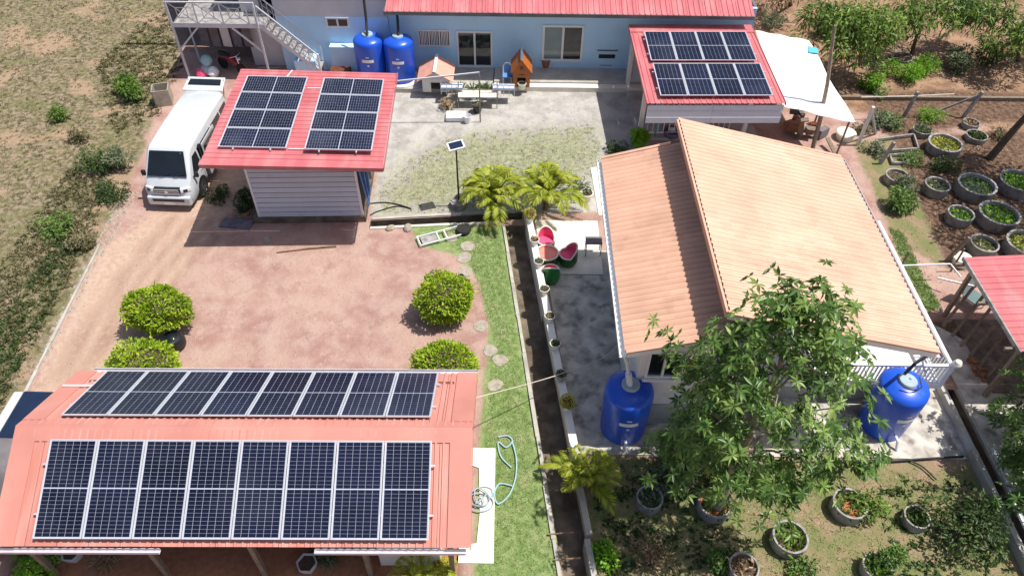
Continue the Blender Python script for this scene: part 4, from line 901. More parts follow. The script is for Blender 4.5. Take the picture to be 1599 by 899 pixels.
def frond_mesh(Lr, rise, fall, nl=26, ll=.55, seed=0, material='leaf_palm'):
    P, D, Q, Ls = [], [], [], []; rr = np.random.default_rng(seed); path = []
    for i in range(nl+1):
        t = i/nl; path.append((Lr*(t*.55+.45*math.sin(t*1.3)), 0, rise*math.sin(t*1.75)-fall*t**2.4))
    path = np.array(path)
    for i in range(3, nl+1):
        tg = path[i]-path[i-1]; tg = tg/np.linalg.norm(tg)
        for s in (-1, 1):
            l = ll*math.sin(math.pi*(.15+.8*i/nl))*rr.uniform(.85,1.1)+.06
            P.append(path[i]); D.append(tg*.75+np.array([0,s*.85,.30-.5*(i/nl)])); Q.append(.35+.3*i/nl+rr.normal(0,.14)); Ls.append(l)
    o = leafobj('frond', P, D, np.array(Ls), .075, np.array(Q), material, None, .28, .12)
    me = o.data; bpy.data.objects.remove(o)
    m = MB(); m.tube([tuple(p) for p in path[::3]], [.022*(1-.75*i/len(path[::3])) for i in range(len(path[::3]))], 5); s = m.mesh('midrib', 'leaf_palm')
    return me, s
FR = [frond_mesh(1.7,1.3,.9,seed=1), frond_mesh(1.45,1.5,.7,seed=2), frond_mesh(1.9,1.0,1.2,seed=3), frond_mesh(1.2,1.6,.4,seed=4)]
def palm(loc, label, n=16, s=1.0, canes=5, h0=.5, rz0=0.0):
    t = thing('palm', label, 'palm', loc)
    for c in range(canes):
        a = c*2.4; x, y = .16*s*math.cos(a), .16*s*math.sin(a); MB().tube([(x*.5,y*.5,0),(x,y,h0*s*.6),(x*1.6,y*1.6,h0*s)], [.05*s,.04*s,.03*s], 7).build('stem', 'leaf_yellow' if False else 'bamboo', t)
    for i in range(n):
        a = rz0+i*2.399+random.uniform(-.2,.2); me, rb = FR[i % 4]; k = s*random.uniform(.8,1.1)
        f = inst(me, 'frond', t, (.2*s*math.cos(a), .2*s*math.sin(a), h0*s*random.uniform(.7,1.0)), rz=a); f.scale = (k,k,k); f.rotation_euler = (random.uniform(-.3,.3), -random.uniform(-.05,.5) if i % 3 else -random.uniform(.5,1.0), a)
        inst(rb, 'midrib', f)
    return t
q = at(768,322,.3); palm((q.x,q.y,0), 'yellow green palm clump beside the solar lamp and ditch', 34, .78, 7, .75)
q = at(852,318,.3); palm((q.x,q.y,0), 'yellow green palm clump at the end of the white wall', 34, .78, 7, .8, 1.0)
q = at(912,748,.4); palm((q.x,q.y,0), 'yellow green palm growing between the wall end and the front garden', 20, .60, 4, .55, .5)
q = at(655,892,.4); palm((q.x,q.y-.2,0), 'small dark palm at the porch corner of the salmon roofed house', 13, .5, 3, .5)

def tree(loc, label, path, r0, centres, rad, per, L, W, lm, cat='tree', name='tree', group=None, flat=.8, droop=.3, bk='bark'):
    t = thing(name, label, cat, loc, 0, group)
    limbs(t, path, r0, r0*.35, centres, bk)
    clumps(centres, rad, per, L, W, lm, t, 'crown', flat, .7, droop); return t
def ccent(n, c, r, lo=.35):
    d = unit(n); k = rng.uniform(lo, 1, (n,1)); return [tuple(np.array(c)+x) for x in d*k*np.array(r)]
# big palmate tree in front of the tiled house
def palmate(loc, label, hgt, n, spread, leafL=.24, lm='leaf_tree', lean=(0,0), low=.16, name='tree'):
    t = thing(name, label, 'tree', loc)
    path = [(lean[0]*z*z, lean[1]*z*z, z*hgt) for z in np.linspace(0, 1, 9)]; C, A = [], []; tgt = []
    nbr = max(12, n//6)      # main boughs, each carrying a loose group of leaf whorls with gaps between the boughs
    for i in range(nbr):
        u = (i+.5)/nbr; z = low+(1-low)*u**1.15; rad = spread*(math.sin(math.pi*min(1, .22+.78*u))**.75)*rng.uniform(.55,1.05)+.1
        a = i*2.399+rng.normal(0,.3); b = np.array([lean[0]*z*z+rad*math.cos(a), lean[1]*z*z+rad*math.sin(a), z*hgt-rad*.12])
        for _ in range(n//nbr):
            o = rng.normal(0, .30, 3); o[2] *= .7; tgt.append(b*1.0 + o - np.array([b[0],b[1],0])*rng.uniform(0,.22))
    nb = max(24, n//7)
    for b in tgt:
        out = np.array([b[0]-0, b[1]-0, .35*np.linalg.norm(b[:2])+.2]); m = rng.integers(4, 8)
        for _ in range(m):
            o = rng.normal(0, .2, 3); C.append(b+o); A.append(np.array([b[0]*.35, b[1]*.35, .8])+rng.normal(0,.35,3))
    limbs(t, path, .085*hgt/4.5, .02, tgt[::max(1, n//nb)], 'pale_bark', rl=.3)
    whorls(C, A, 7, leafL, leafL*.32, lm, t); return t
palmate((5.70,9.75,0), 'large leafy tree with hand shaped leaves standing between the two patio tanks', 8.2, 240, 2.25, .235, lean=(.25,.35), low=.42)
q = at(1600,700); palmate((q.x,q.y,0), 'leafy tree with hand shaped leaves beside the red roofed lean-to', 4.2, 110, 1.5, .24, low=.25)
q = at(1606,800); palmate((q.x+.3,q.y,0), 'smaller hand leaved tree beyond the kerbed ditch', 3.4, 80, 1.3, .24, low=.2)

# orchard trees beyond the outbuilding
def orch(px, py, h, cx, cy, ch, n, rad, r3, label, lm='leaf_mango', per=60, L=.32, lean=0):
    b = at(px, py); c = at(cx, cy, ch); o = np.array([c.x-b.x, c.y-b.y, ch])
    path = [(o[0]*t*.9, o[1]*t*.9, o[2]*t) for t in np.linspace(0, 1, 6)]
    return tree(tuple(b), label, path, .11, ccent(n, o, r3), rad, per, L, L*.26, lm, droop=.45)
orch(1372,92,3,1325,42,2.7,46,.62,(2.4,2.0,1.2), 'broad orchard tree with long drooping leaves beside the white awning', per=95)
orch(1423,86,3,1440,20,2.6,20,.55,(1.7,1.5,1.0), 'orchard tree whose dark trunk leans over a ring on the ground')
orch(1590,95,3,1585,42,2.4,28,.55,(2.1,1.7,1.1), 'orchard tree with pale shoots at the edge of the orange earth')
orch(1515,25,3,1520,2,2.6,26,.6,(2.0,1.5,1.0), 'dark crowned orchard tree between the two paler ones', 'leaf_tree')
orch(1235,8,2,1230,-10,1.6,14,.5,(1.3,1.0,.7), 'dry bare twigged tree behind the red roof corner', 'leaf_dry', 26)
orch(1700,40,3,1690,20,2.8,22,.6,(2.0,1.8,1.2), 'orchard tree shading the far corner of the orange earth', 'leaf_tree')
# tall leaning tree that shades the ring planters
b = at(1545,248); t = tree(tuple(b), 'tall tree with a bare dark leaning trunk among the ring planters', [(0,0,0),(.35,.1,1.2),(.8,.2,2.6),(1.3,.3,4.2),(1.6,.4,5.6)], .17, ccent(60,(1.6,-2.6,6.4),(3.3,4.0,1.1)), .75, 70, .25, .08, 'leaf_tree')
b = at(1268,236); tag(MB().tube([(0,0,0),(-.1,.1,1.6),(-.28,.2,3.2),(-.6,.3,4.9),(-.7,.35,5.6)], [.10,.09,.08,.06,.05], 9).build('bare_pole', 'pale_bark', loc=tuple(b), smooth=True), 'tall bare weathered trunk rising past the corner of the white awning', 'trunk')

def bush(px, py, rx, hz, label, lm, n=900, L=.13, W=.06, name='shrub', cat='shrub', flat=1.0, lumps=6):
    b = at(px, py); t = thing(name, label, cat, tuple(b))
    C = [(rng.uniform(-1,1)*rx*.6, rng.uniform(-1,1)*rx*.6*flat, hz*rng.uniform(.35,.75)) for _ in range(lumps)]
    m = MB()
    for c in C: m.tube([(0,0,0), (c[0]*.6,c[1]*.6,c[2]*.6), c], [.03,.02,.008], 5)
    m.build('stems', 'bark', t)
    clumps(C, max(.18, rx*.5), n//lumps, L, W, lm, t, 'foliage', .75, .7, .2); return t
for a in ((205,150,.75,1.0,'bright leafy shrub in the dry field beside the van','leaf_mango',1500,.2,.06), (100,185,.5,.8,'small leafy sapling clump out in the dry field','leaf_mango',500,.17,.05), (125,220,.45,.6,'weedy green clump near the sapling in the field','leaf_weed',420,.15,.05),
          (150,262,.9,.8,'loose dark shrub in the field across from the windscreen of the van','leaf_dark',1100,.13,.06), (197,262,.55,1.0,'grey green spiky shrub at the drive edge beside the van','leaf_grey',900,.16,.05), (178,310,.75,.5,'low dark weeds at the drive edge in front of the van','leaf_dark',900,.12,.06),
          (90,362,.75,.6,'feathery green weed clump in the dry field','leaf_tree',900,.13,.05), (130,385,.55,.5,'yellowish weed clump at the end of the white kerb','leaf_weed',700,.12,.05),
          (1345,140,.8,.9,'fresh green shrub behind the awning near the fence brace','leaf_bright',1000,.16,.06), (1400,125,1.0,.9,'bright green feathery shrub in the orchard hedge','leaf_bright',1500,.14,.05), (1445,115,.8,.9,'lime green shrub beside the pale leaved bush','leaf_bright',1200,.14,.05),
          (1490,110,.8,1.2,'pale grey leaved bush at the end of the orchard hedge','leaf_grey',1100,.17,.08), (1545,100,1.1,1.0,'dark bush shaded under the pale shooted orchard tree','leaf_dark',1200,.16,.06),
          (1372,195,.6,.6,'light green leafy plant beside the fence post bed','leaf_grey',800,.14,.06), (1395,200,.6,.5,'low broad leaved plant in the bed by the fence','leaf_tree',700,.13,.06), (1402,325,.6,.9,'spiky green shrub behind the tiled house near the small rings','leaf_tree',1400,.18,.05), (1415,300,.45,.7,'grey green shrub in front of the pale ring','leaf_grey',800,.14,.05),
          (1000,232,.5,1.1,'bright green weeds growing against the tiled house back','leaf_bright',1100,.2,.06), (965,240,.5,.35,'low dark weeds at the back corner of the tiled house','leaf_dark',600,.12,.05),
          (1485,830,1.0,1.3,'large dark shrub in the front garden beside the kerb','leaf_dark',1500,.13,.06), (1030,742,.95,.75,'grey leaved flowering shrub at the patio edge near the tank','leaf_grey',1800,.12,.05), (1150,735,.8,.9,'dense dark shrub under the large leafy tree','leaf_dark',1500,.14,.06), 
          (1020,880,.6,.5,'wispy dry shrub in the shade of the front garden','leaf_dry',500,.14,.03), (1125,885,.4,.4,'young leafy plant at the foot of the front garden pots','leaf_tree',500,.12,.05),
          (60,893,.7,.8,'bright round shrub in front of the blue porch wall','leaf_bright',1500,.1,.05), (690,897,.35,.5,'yellow green shrub at the porch corner','leaf_yellow',700,.1,.05), (170,878,.3,.5,'straw coloured grassy plant under the porch eave','leaf_dry',220,.3,.02), (505,878,.35,.45,'pale ferny plant in the porch shade','leaf_grey',420,.16,.03),
          (1290,60,.9,.8,'dark shaded bush behind the awning edge','leaf_dark',900,.15,.06), (1270,105,.5,.5,'dry leafy weeds against the awning side','leaf_dry',400,.14,.05), (1205,45,.9,1.0,'grey weedy bush behind the outbuilding corner','leaf_grey',900,.13,.05), (1180,20,.7,.8,'dry brushwood heap beside the red roof corner','leaf_dry',500,.16,.04),
          (1370,150,.5,.5,'low green weeds below the fence rail','leaf_tree',500,.12,.05), (1455,190,.6,.6,'feathery green plant beside the low dark tub','leaf_bright',900,.12,.03), (1345,205,.4,.4,'yellow green weeds at the foot of the tall white post','leaf_weed',400,.12,.05), (1470,262,.7,.4,'dark low weeds in front of the yellow water planter','leaf_dark',700,.13,.05), (1362,240,.45,.5,'grey green weeds beside the leaning corner post','leaf_grey',500,.13,.05), (1420,250,.6,.35,'low green creepers inside the boarded bed','leaf_tree',700,.1,.05), (1560,215,.5,.4,'scrubby weeds at the foot of the leaning trunk','leaf_weed',350,.12,.05),
          (1075,715,.8,.8,'shaded dark shrub in the patio corner under the big tree','leaf_dark',1300,.14,.06), (940,870,.45,.3,'ground hugging green plants at the wall end','leaf_bright',500,.12,.07), (1300,720,.4,.3,'small green weeds at the patio edge','leaf_weed',300,.1,.04), (1210,760,.6,.6,'leafy sucker growth at the foot of the big tree','leaf_tree',700,.22,.07),
          (905,305,.45,.7,'grey green spiky plant behind the palms','leaf_grey',420,.24,.04), (1250,895,.4,.4,'low leafy plant between two front garden pots','leaf_tree',400,.12,.05)):
    bush(*a[:7], L=a[7], W=a[8])
# roadside weeds of the field edge, too many to count
def weeds(name, poly, n, hgt, lm, spread=.6, w=.02, per=7, label=None, cat='grass'):
    poly = list(poly); xs = [p[0] for p in poly]; ys = [p[1] for p in poly]; P = np.stack([rng.uniform(min(xs), max(xs), n*3), rng.uniform(min(ys), max(ys), n*3), np.zeros(n*3)], 1)
    P = P[inside(P, poly)][:n]; k = len(P); Pr = np.repeat(P, per, 0); N = len(Pr); D = np.stack([rng.normal(0, spread, N), rng.normal(0, spread, N), np.ones(N)], 1)
    Pr[:,:2] += rng.normal(0, .04, (N,2)); q = np.repeat(rng.uniform(.1,.9,k), per)+rng.normal(0,.12,N)
    o = leafobj(name, Pr, D, hgt*np.repeat(rng.uniform(.4,1.3,k), per)*rng.uniform(.7,1.1,N), w, q, lm, None, .3); return tag(o, label, cat, kind='stuff')
fieldp = [(-30,9)] + pts([(0,700),(40,600),(140,390),(205,270),(225,180),(245,130),(280,0)]) + [(-17,46),(-32,46)]
weeds('dry_grass', fieldp, 5200, .16, 'leaf_weed', .9, .028, 6, 'dry tufted grass scattered over the field beside the drive')
weeds('dry_grass', fieldp, 3200, .12, 'leaf_dry', 1.2, .03, 5, 'straw coloured dead stalks scattered over the field')
weeds('field_weeds', [(-18.2,12.2),(-15.7,12.6),(-15.9,17.5),(-16.3,20.5),(-17.2,20.5),(-17.2,17)], 420, .28, 'leaf_dark', .8, .05, 9, 'tangled dark weeds along the field edge of the white kerb')
weeds('field_weeds', pts([(150,100),(220,40),(280,10),(285,110),(250,180),(180,210)]), 900, .2, 'leaf_weed', .8, .05, 9, 'green weeds beside the balcony and van')
weeds('field_weeds', [(-19.2,11.5),(-15.6,12.4),(-15.9,20),(-16.6,24),(-18.6,25),(-18.6,19)], 1300, .26, 'leaf_weed', .9, .05, 8, 'yellowing weeds mixed along the field edge of the drive')
weeds('lawn_grass', [(-.8,7),(1.2,7),(-.5,21.3),(-2.8,21.2),(-1.6,19.6),(-.6,16),(-.7,12)], 6000, .05, 'leaf_lawn', 1.1, .02, 5, 'short lawn grass between the bare earth and the ditch')
weeds('yard_grass', pts([(760,205),(930,195),(945,260),(900,290),(800,300),(720,330),(600,335),(590,300),(640,250),(700,215)]), 2500, .05, 'leaf_weed', 1.1, .025, 5, 'sparse grass growing through the gravel yard')
weeds('garden_grass', [(2.3,7.2),(13.2,7.2),(13.2,11.2),(2.3,11.2)], 3600, .06, 'leaf_lawn', 1.0, .025, 5, 'patchy grass of the front garden around the pots')
weeds('garden_weeds', [(2.4,7.2),(6.0,7.2),(6.6,9.2),(6.0,11.0),(2.4,11.2)], 330, .18, 'leaf_dark', 1.0, .06, 7, 'tangled low plants in the shaded part of the front garden')
weeds('garden_weeds', [(9.8,7.2),(13.2,7.2),(13.2,10.8),(10.6,10.8)], 180, .2, 'leaf_dark', 1.0, .06, 7, 'dark low weeds around the large garden shrub')
weeds('ditch_weeds', [(-.36,21.6),(-.28,21.6),(1.42,7.3),(1.3,7.3)], 260, .16, 'leaf_lawn', 1.0, .03, 7, 'grass hanging over the kerb into the ditch')
weeds('leaf_litter', [(14.4,14),(24,17),(26,30),(17,30),(15,22)], 3200, .12, 'leaf_dry', 4, .06, 1, 'fallen dry leaves under the ring planters')
weeds('leaf_litter', [(12,30),(30,30),(32,42),(12,40)], 2600, .14, 'leaf_dry', 4, .07, 1, 'fallen dry leaves on the orchard earth')
weeds('leaf_litter', [(2.3,7),(13.4,7),(13.4,11.4),(2.3,11.4)], 420, .13, 'leaf_dry', 4, .07, 1, 'fallen dry leaves lying about the front garden')
weeds('green_strip', pts([(1388,355),(1412,365),(1440,430),(1470,480),(1450,488),(1418,430)]), 900, .08, 'leaf_lawn', .9, .03, 6, 'strip of grass behind the deck of the tiled house')
# pebbles and crumbs of earth
def pebbles(n, poly, r, material, label):
    xs = [p[0] for p in poly]; ys = [p[1] for p in poly]; m = MB()
    P = np.stack([rng.uniform(min(xs), max(xs), n*3), rng.uniform(min(ys), max(ys), n*3)], 1); P = P[inside(P, poly)][:n]
    for x, y in P:
        s = r*random.uniform(.4,1.5); a = random.uniform(0,3); c, q = math.cos(a)*s, math.sin(a)*s
        m.add([(x+c,y+q,0),(x-q,y+c,0),(x-c,y-q,0),(x+q,y-c,0),(x,y,s*.8)], [(0,1,4),(1,2,4),(2,3,4),(3,0,4)])
    return tag(m.build('pebbles', material), label, 'pebbles', kind='stuff')
pebbles(700, [(-14.8,12.9),(-1.2,12.9),(-1.5,20.5),(-5,21),(-14.8,21)], .03, 'stone', 'small stones scattered over the bare red earth')
pebbles(500, [(-5.6,22.6),(3.8,22.6),(3.8,31),(-5.6,31)], .025, 'ring_concrete', 'grey gravel crumbs scattered over the yard')
pebbles(320, pts([(60,585),(160,400),(215,300),(190,300),(140,400),(40,590)]), .06, 'stone', 'rubble stones along the edge of the dirt drive')

# ------------------------------------------------------------------ ring planters and garden pots
def ring(px, py, r, h, label, content, ht=.0, material='ring_concrete', n=140, tilt=0):
    b = at(px, py); t = thing('ring_planter', label, 'planter', tuple(b))
    MB().lathe([(r*.96,0),(r,.04),(r,h-.05),(r*1.02,h-.03),(r*1.02,h),(r*.9,h),(r*.88,h*.3)], 30).build('ring', material, t, smooth=True)
    MB().lathe([(r*.9,h*.55),(r*.9,h*.68),(0,h*.70)], 20).build('soil', 'pond' if content[0] == 'w' else ('red_soil' if content[0] == 'r' else 'soil'), t)
    lm = content[1]
    a = rng.uniform(0, 6.28, n); q = r*.85*np.sqrt(rng.uniform(0,1,n)); P = np.stack([np.cos(a)*q, np.sin(a)*q, np.full(n, h*.69)], 1)
    D = np.stack([rng.normal(0,1,n), rng.normal(0,1,n), np.abs(rng.normal(.2+ht,.4,n))], 1)
    leafobj('plants', P, D, rng.uniform(.08,.16,n)*(1+ht), rng.uniform(.05,.09,n), rng.uniform(0,1,n), lm, t, .1)['kind'] = 'stuff'; return t
ring(1470,236,.70,.45,'large pale ring planter with yellowish water plants under the fence','wleaf_yellow'and('w','leaf_yellow'),n=260)
ring(1397,284,.47,.35,'small pale ring planter above the spiky shrub',('s','leaf_weed'),n=60)
ring(1458,300,.49,.42,'small grey ring of brown water with a yellow weed patch',('w','leaf_weed'),n=50)
ring(1518,302,.74,.5,'large grey ring planter of dark water with sparse weed',('w','leaf_tree'),n=90)
ring(1583,296,.74,.5,'large grey ring planter full of bright green weed near the leaning trunk',('w','leaf_bright'),n=420)
ring(1494,345,.49,.42,'small grey ring planter half covered in lime green weed',('w','leaf_bright'),n=110)
ring(1552,347,.75,.5,'large grey ring planter of dark green plants',('w','leaf_bright'),n=260)
ring(1530,392,.50,.42,'small grey ring with a few dead stems above the red lean-to roof',('w','leaf_dry'),n=40)
ring(1596,394,.75,.5,'large grey ring planter of rusty yellow leaves beside the red lean-to roof',('w','leaf_yellow'),n=240)
ring(1437,210,.40,.28,'low dark tub of feathery green plants beside the fence bed',('s','leaf_grey'),1.0,n=260)
ring(1513,199,.36,.28,'small dark pot ring at the foot of the braced fence post',('s','leaf_dry'),.6,n=60)
ring(1522,218,.45,.25,'flat mossy planter between the fence and the leaning trunk',('s','leaf_dark'),.5,n=160)
ring(1407,92,.55,.14,'low ring lying on the orange orchard earth',('s','leaf_dry'),n=20)
ring(1112,795,.45,.42,'pinkish grey ring pot of brown earth under the large leafy tree',('r','leaf_tree'),.8,n=60)
ring(1012,786,.36,.38,'shaded ring pot behind the front palm',('s','leaf_grey'),.8,n=110)
ring(1320,797,.46,.44,'ring pot of orange earth with leafy seedlings',('r','leaf_tree'),1.0,n=60)
ring(1228,848,.46,.42,'ring pot with a small bushy plant in the sunny grass',('s','leaf_mango'),1.2,n=110)
ring(1157,893,.38,.38,'ring pot with dry stalks at the shaded side of the garden',('s','leaf_dry'),1.0,n=60)
ring(1362,893,.36,.38,'ring pot beside a leafy green shrub in the front garden',('s','leaf_tree'),1.5,n=160)
ring(1425,815,.34,.34,'dark ring pot half hidden by the large dark shrub',('s','leaf_dark'),1.0,n=120)
bush(1352,800,.45,.7,'light green seedling bush leaning from the orange earth pot','leaf_mango',700,.11,.05); bush(1385,880,.4,.8,'bright leafy bush beside the ring pots','leaf_tree',800,.11,.05)
for (x, y, r, h, mt, lab) in ((1318,216,.42,.35,'melon_white','upturned cream tub beside the fence post'), (1498,412,.34,.35,'melon_white','white bucket at the corner of the red lean-to')):
    t = thing('tub', lab, 'tub', tuple(at(x,y))); MB().lathe([(r*.85,0),(r*.95,h*.8),(r,h*.82),(r,h*.96),(r*.9,h),(0,h*1.02)], 22).build('tub', mt, t, smooth=True); MB().lathe([(r*1.0,h*.80),(r*1.05,h*.86),(r*1.0,h*.92)], 22).build('rim', mt, t)
# fence of concrete posts with braces and wire, raised bed
def fpost(px, py, h, lab, brace=None, mt='white_plaster', lean=0):
    b = at(px, py); t = thing('fence_post', lab, 'post', tuple(b)); MB().bar((0,0,0), (lean,0,h), .12).build('post', mt, t)
    if brace: MB().bar((brace[0],brace[1],0), (lean*.8,0,h*.9), .08).build('brace', 'ring_concrete', t)
fpost(1339,227,1.95,'tall white concrete fence post beside the awning tip',(1.1,.9))
fpost(1410,184,1.35,'grey fence post behind the tub of feathery plants',None,'ring_concrete',.15)
fpost(1503,184,1.35,'grey fence post with a slanting brace in the planter garden',(-1.0,.5),'ring_concrete',.3)
fpost(1374,256,1.1,'leaning grey post at the corner of the planted bed',None,'ring_concrete',.2)
fpost(1478,408,1.2,'weathered post standing where the wire gate meets the lean-to',None,'timber',.3)
a, b = at(1345,152,1.2), at(1490,147,1.2); tag(MB().tube([a, (a+b)/2+Vector((0,0,-.03)), b], .025, 6).build('fence_wire', 'rope'), 'thin pale fence rail stretched across the planted bed', 'rail')
def frame_bed(pxs, h, label):
    P = [at(*p) for p in pxs]; t = thing('bed_frame', label, 'bed frame', tuple(P[0]))
    for i in range(len(P)): MB().bar(P[i]+Vector((0,0,h)), P[(i+1) % len(P)]+Vector((0,0,h)), .06, .12).build('board', 'ring_concrete', t, world=True)
frame_bed([(1366,222),(1425,214),(1432,236),(1378,240)], .12, 'rectangular planted bed edged with grey boards')
frame_bed([(1388,246),(1410,244),(1416,258),(1392,258)], .1, 'small empty metal frame lying beside the planted bed')
a, b = at(1440,172), at(1640,158); tag(MB().bar(a+Vector((-5,.8,.1)), b+Vector((0,0,.1)), .16, .2).build('log_edge', 'timber'), 'long timber edge lying between the fence and the orchard', 'timber')
# wire gate and rails behind the deck
t = thing('wire_gate', 'white rail gate between the deck balustrade and the lean-to', 'gate', tuple(at(1405,425)))
for z in (.8, 1.1): MB().bar(at(1400,415,z), at(1484,412,z), .04).build('rail', 'white_paint', t, world=True)
MB().bar(at(1484,412,1.1), at(1500,432,.8), .04).build('rail', 'white_paint', t, world=True); MB().bar(at(1465,434,1.2), at(1522,447,1.3), .05).build('rail', 'white_paint', t, world=True)
for x, y in ((1400,428),(1484,424)): q = at(x,y); MB().bar(q, q+Vector((0,0,1.15)), .05).build('upright', 'timber', t, world=True)
q = at(1515,478); t = thing('teal_chair', 'dark teal chair among the timber props of the lean-to', 'chair', tuple(q), R(30)); MB().b2(-.3,.3,-.3,.3,.38,.44).build('seat', 'glass_teal', t); MB().slab([(-.3,.3,.45),(.3,.3,.45),(.3,.5,1.0),(-.3,.5,1.0)], .04).build('backrest', 'glass_teal', t)
for sx in (-1,1):
    for sy in (-1,1): MB().bar((sx*.27,sy*.27,0), (sx*.27,sy*.27,.38), .04).build('leg', 'chrome', t)
q = at(1524,580); t = thing('brick_pile', 'small pile of dark bricks on the shaded concrete', 'bricks', tuple(q))
for i in range(9): MB().box((random.uniform(-.3,.3),random.uniform(-.4,.4),.05+.08*(i % 3)), (.24,.12,.08), rz=random.uniform(0,3)).build('brick', 'rust', t)
slab('patio', [(14.2,10.5),(17.5,10.5),(17.5,14.0),(14.2,17.0)], .04, 'patio')

# ------------------------------------------------------------------ yard things
q = at(717,322); t = thing('solar_lamp', 'solar yard lamp with a small square panel on a thin pole in a tub', 'lamp', tuple(q))
MB().tube([(0,0,0),(0,0,2.85)], [.04,.03], 8).build('pole', 'black_plastic', t); MB().lathe([(.3,0),(.34,.28),(.30,.28),(.28,.2),(0,.2)], 18).build('base_tub', 'ring_concrete', t)
hd = MB().box((0,0,2.9), (.62,.42,.05), rot=Matrix.Rotation(R(12),3,'X')@Matrix.Rotation(R(20),3,'Z')).build('lamp_head', 'white_frame', t); MB().box((0,-.005,2.931), (.5,.32,.012), rot=Matrix.Rotation(R(12),3,'X')@Matrix.Rotation(R(20),3,'Z')).build('lamp_panel', 'glass_navy', hd)
# pole frame reaching from the shed to the plant stand
q = at(750,191); t = thing('pole_frame', 'thin grey pole with a long crossbar running to the red shed roof', 'pole', tuple(q)); MB().bar((0,0,0), (0,0,2.52), .06).build('upright', 'ring_concrete', t)
e = at(620,127,2.1); MB().bar((0,0,2.5), (e.x-q.x, e.y-q.y, 2.1), .055).build('crossbar', 'steel_white', t)
# plant stand
q = at(748,165); t = thing('plant_stand', 'low plant stand with blue railed shelves and white boards in the yard', 'plant stand', tuple(q))
MB().b2(-.95,.85,-.25,.35,.55,.6).build('board', 'white_concrete', t)
for x in (-.95,.85):
    for y in (-.25,.35): MB().bar((x,y,0), (x,y,1.0), .04).build('leg', 'ring_concrete', t)
for x0, x1 in ((-1.75,-.75), (.65,1.65)):
    MB().b2(x0,x1,.2,.7,.7,.74).build('shelf', 'steel_white', t)
    for z in (.78,.98): MB().bar((x0,.18,z), (x1,.18,z), .035).build('rail', 'blue_rail', t)
    for i in range(5): x = x0+(x1-x0)*i/4; MB().bar((x,.18,.45), (x,.18,1.0), .03).build('baluster', 'white_paint', t)
MB().bar((-1.75,.15,.74), (1.65,.15,.74), .04).build('rail', 'ring_concrete', t)
for i, (x, y, lm, lab) in enumerate(((-.9,.75,'leaf_grey','white pot of spiky grey plant behind the plant stand'), (-.3,.6,'leaf_tree','white pot of green sprigs on the plant stand side nearest the door'), (.15,.8,'leaf_tree','tall potted green cactus behind the plant stand'), (.45,.65,'leaf_grey','white basin of succulents at the plant stand'))):
    pot((q.x+x,q.y+y,0), .2, .5, 'white_paint', 'soil', lab, plant=tuft(lm, 60, .5, .6, .05))
pot((q.x-.05,q.y-.55,0), .24, .42, 'black_plastic', 'soil', 'dark pot at the foot of the yard pole', plant=tuft('leaf_grey', 30, .3, .7, .04))
t = thing('white_basin', 'white square basin with a toppled bucket at the foot of the plant stand', 'basin', tuple(at(712,185))); MB().b2(-.45,.45,-.3,.3,0,.22).build('basin', 'white_paint', t, bevel=.04); MB().lathe([(.15,0),(.19,.35),(.17,.35),(.14,.05),(0,.05)], 16, (.55,-.3,0)).build('bucket', 'white_paint', t)
bush(700,170,.35,.45,'dry orange twiggy plant beside the white basin','leaf_dry',260,.16,.04)
# kennels
q = at(682,137,.22); t = thing('kennel', 'dog kennel with white walls and pink gable roof', 'kennel', tuple(q)); w_, dp = .62, .8
MB().b2(-w_,-w_+.05,-dp/2,dp/2+.5,0,.7).b2(w_-.05,w_,-dp/2,dp/2+.5,0,.7).b2(-w_+.05,w_-.05,dp/2+.45,dp/2+.5,0,.7).b2(-w_+.05,-.22,-dp/2,-dp/2+.05,0,.7).b2(.22,w_-.05,-dp/2,-dp/2+.05,0,.7).b2(-.22,.22,-dp/2,-dp/2+.05,.5,.7).build('wall', 'white_plaster', t)
for s in (-1,1):
    qd = [(0,-dp/2-.2,1.15),(0,dp/2+.6,1.15),(s*.85,dp/2+.6,.66),(s*.85,-dp/2-.2,.66)]; MB().slab(qd if s < 0 else qd, .04*s*-1).build('roof', 'pink_roof', t)
m = MB(); m.add([(-w_+.05,-dp/2+.01,.7),(w_-.05,-dp/2+.01,.7),(0,-dp/2+.01,1.1),(-w_+.05,-dp/2+.05,.7),(w_-.05,-dp/2+.05,.7),(0,-dp/2+.05,1.1)], [(0,1,2),(5,4,3),(0,3,4,1),(1,4,5,2),(2,5,3,0)]); m.build('gable', 'grey_wall', t)
MB().box((0,.2,1.17), (.14,dp+.85,.03)).build('ridge_cap', 'white_plaster', t)
q = at(814,128,.3); t = thing('kennel', 'tall orange wooden kennel with shiny ridge and arched doorway', 'kennel', tuple(q)); w_ = .4
wall_pieces(MB(), -w_, w_, 0, .85, -.5, -.46, [(-.2,.2,.02,.5)]).build('front', 'orange_wood', t)
m = MB(); m.add([(-w_,-.5,.85),(w_,-.5,.85),(0,-.5,1.4),(-w_,-.46,.85),(w_,-.46,.85),(0,-.46,1.4)], [(0,1,2),(5,4,3),(0,3,4,1),(1,4,5,2),(2,5,3,0)]); m.build('gable', 'orange_wood', t)
MB().box((0,-.52,.62), (.24,.03,.09)).build('name_board', 'bamboo', t); MB().box((0,-.52,1.0), (.16,.03,.14)).build('vent', 'brown_wood', t)
MB().b2(-w_,-w_+.04,-.46,.6,0,.85).b2(w_-.04,w_,-.46,.6,0,.85).b2(-w_+.04,w_-.04,.56,.6,0,.85).build('side', 'orange_wood', t)
for s in (-1,1): MB().slab([(0,-.6,1.45),(0,.7,1.45),(s*.5,.7,.78),(s*.5,-.6,.78)], -.03*s).build('roof', 'orange_wood', t)
MB().box((0,.05,1.465), (.12,1.3,.03)).build('ridge_cap', 'chrome', t)
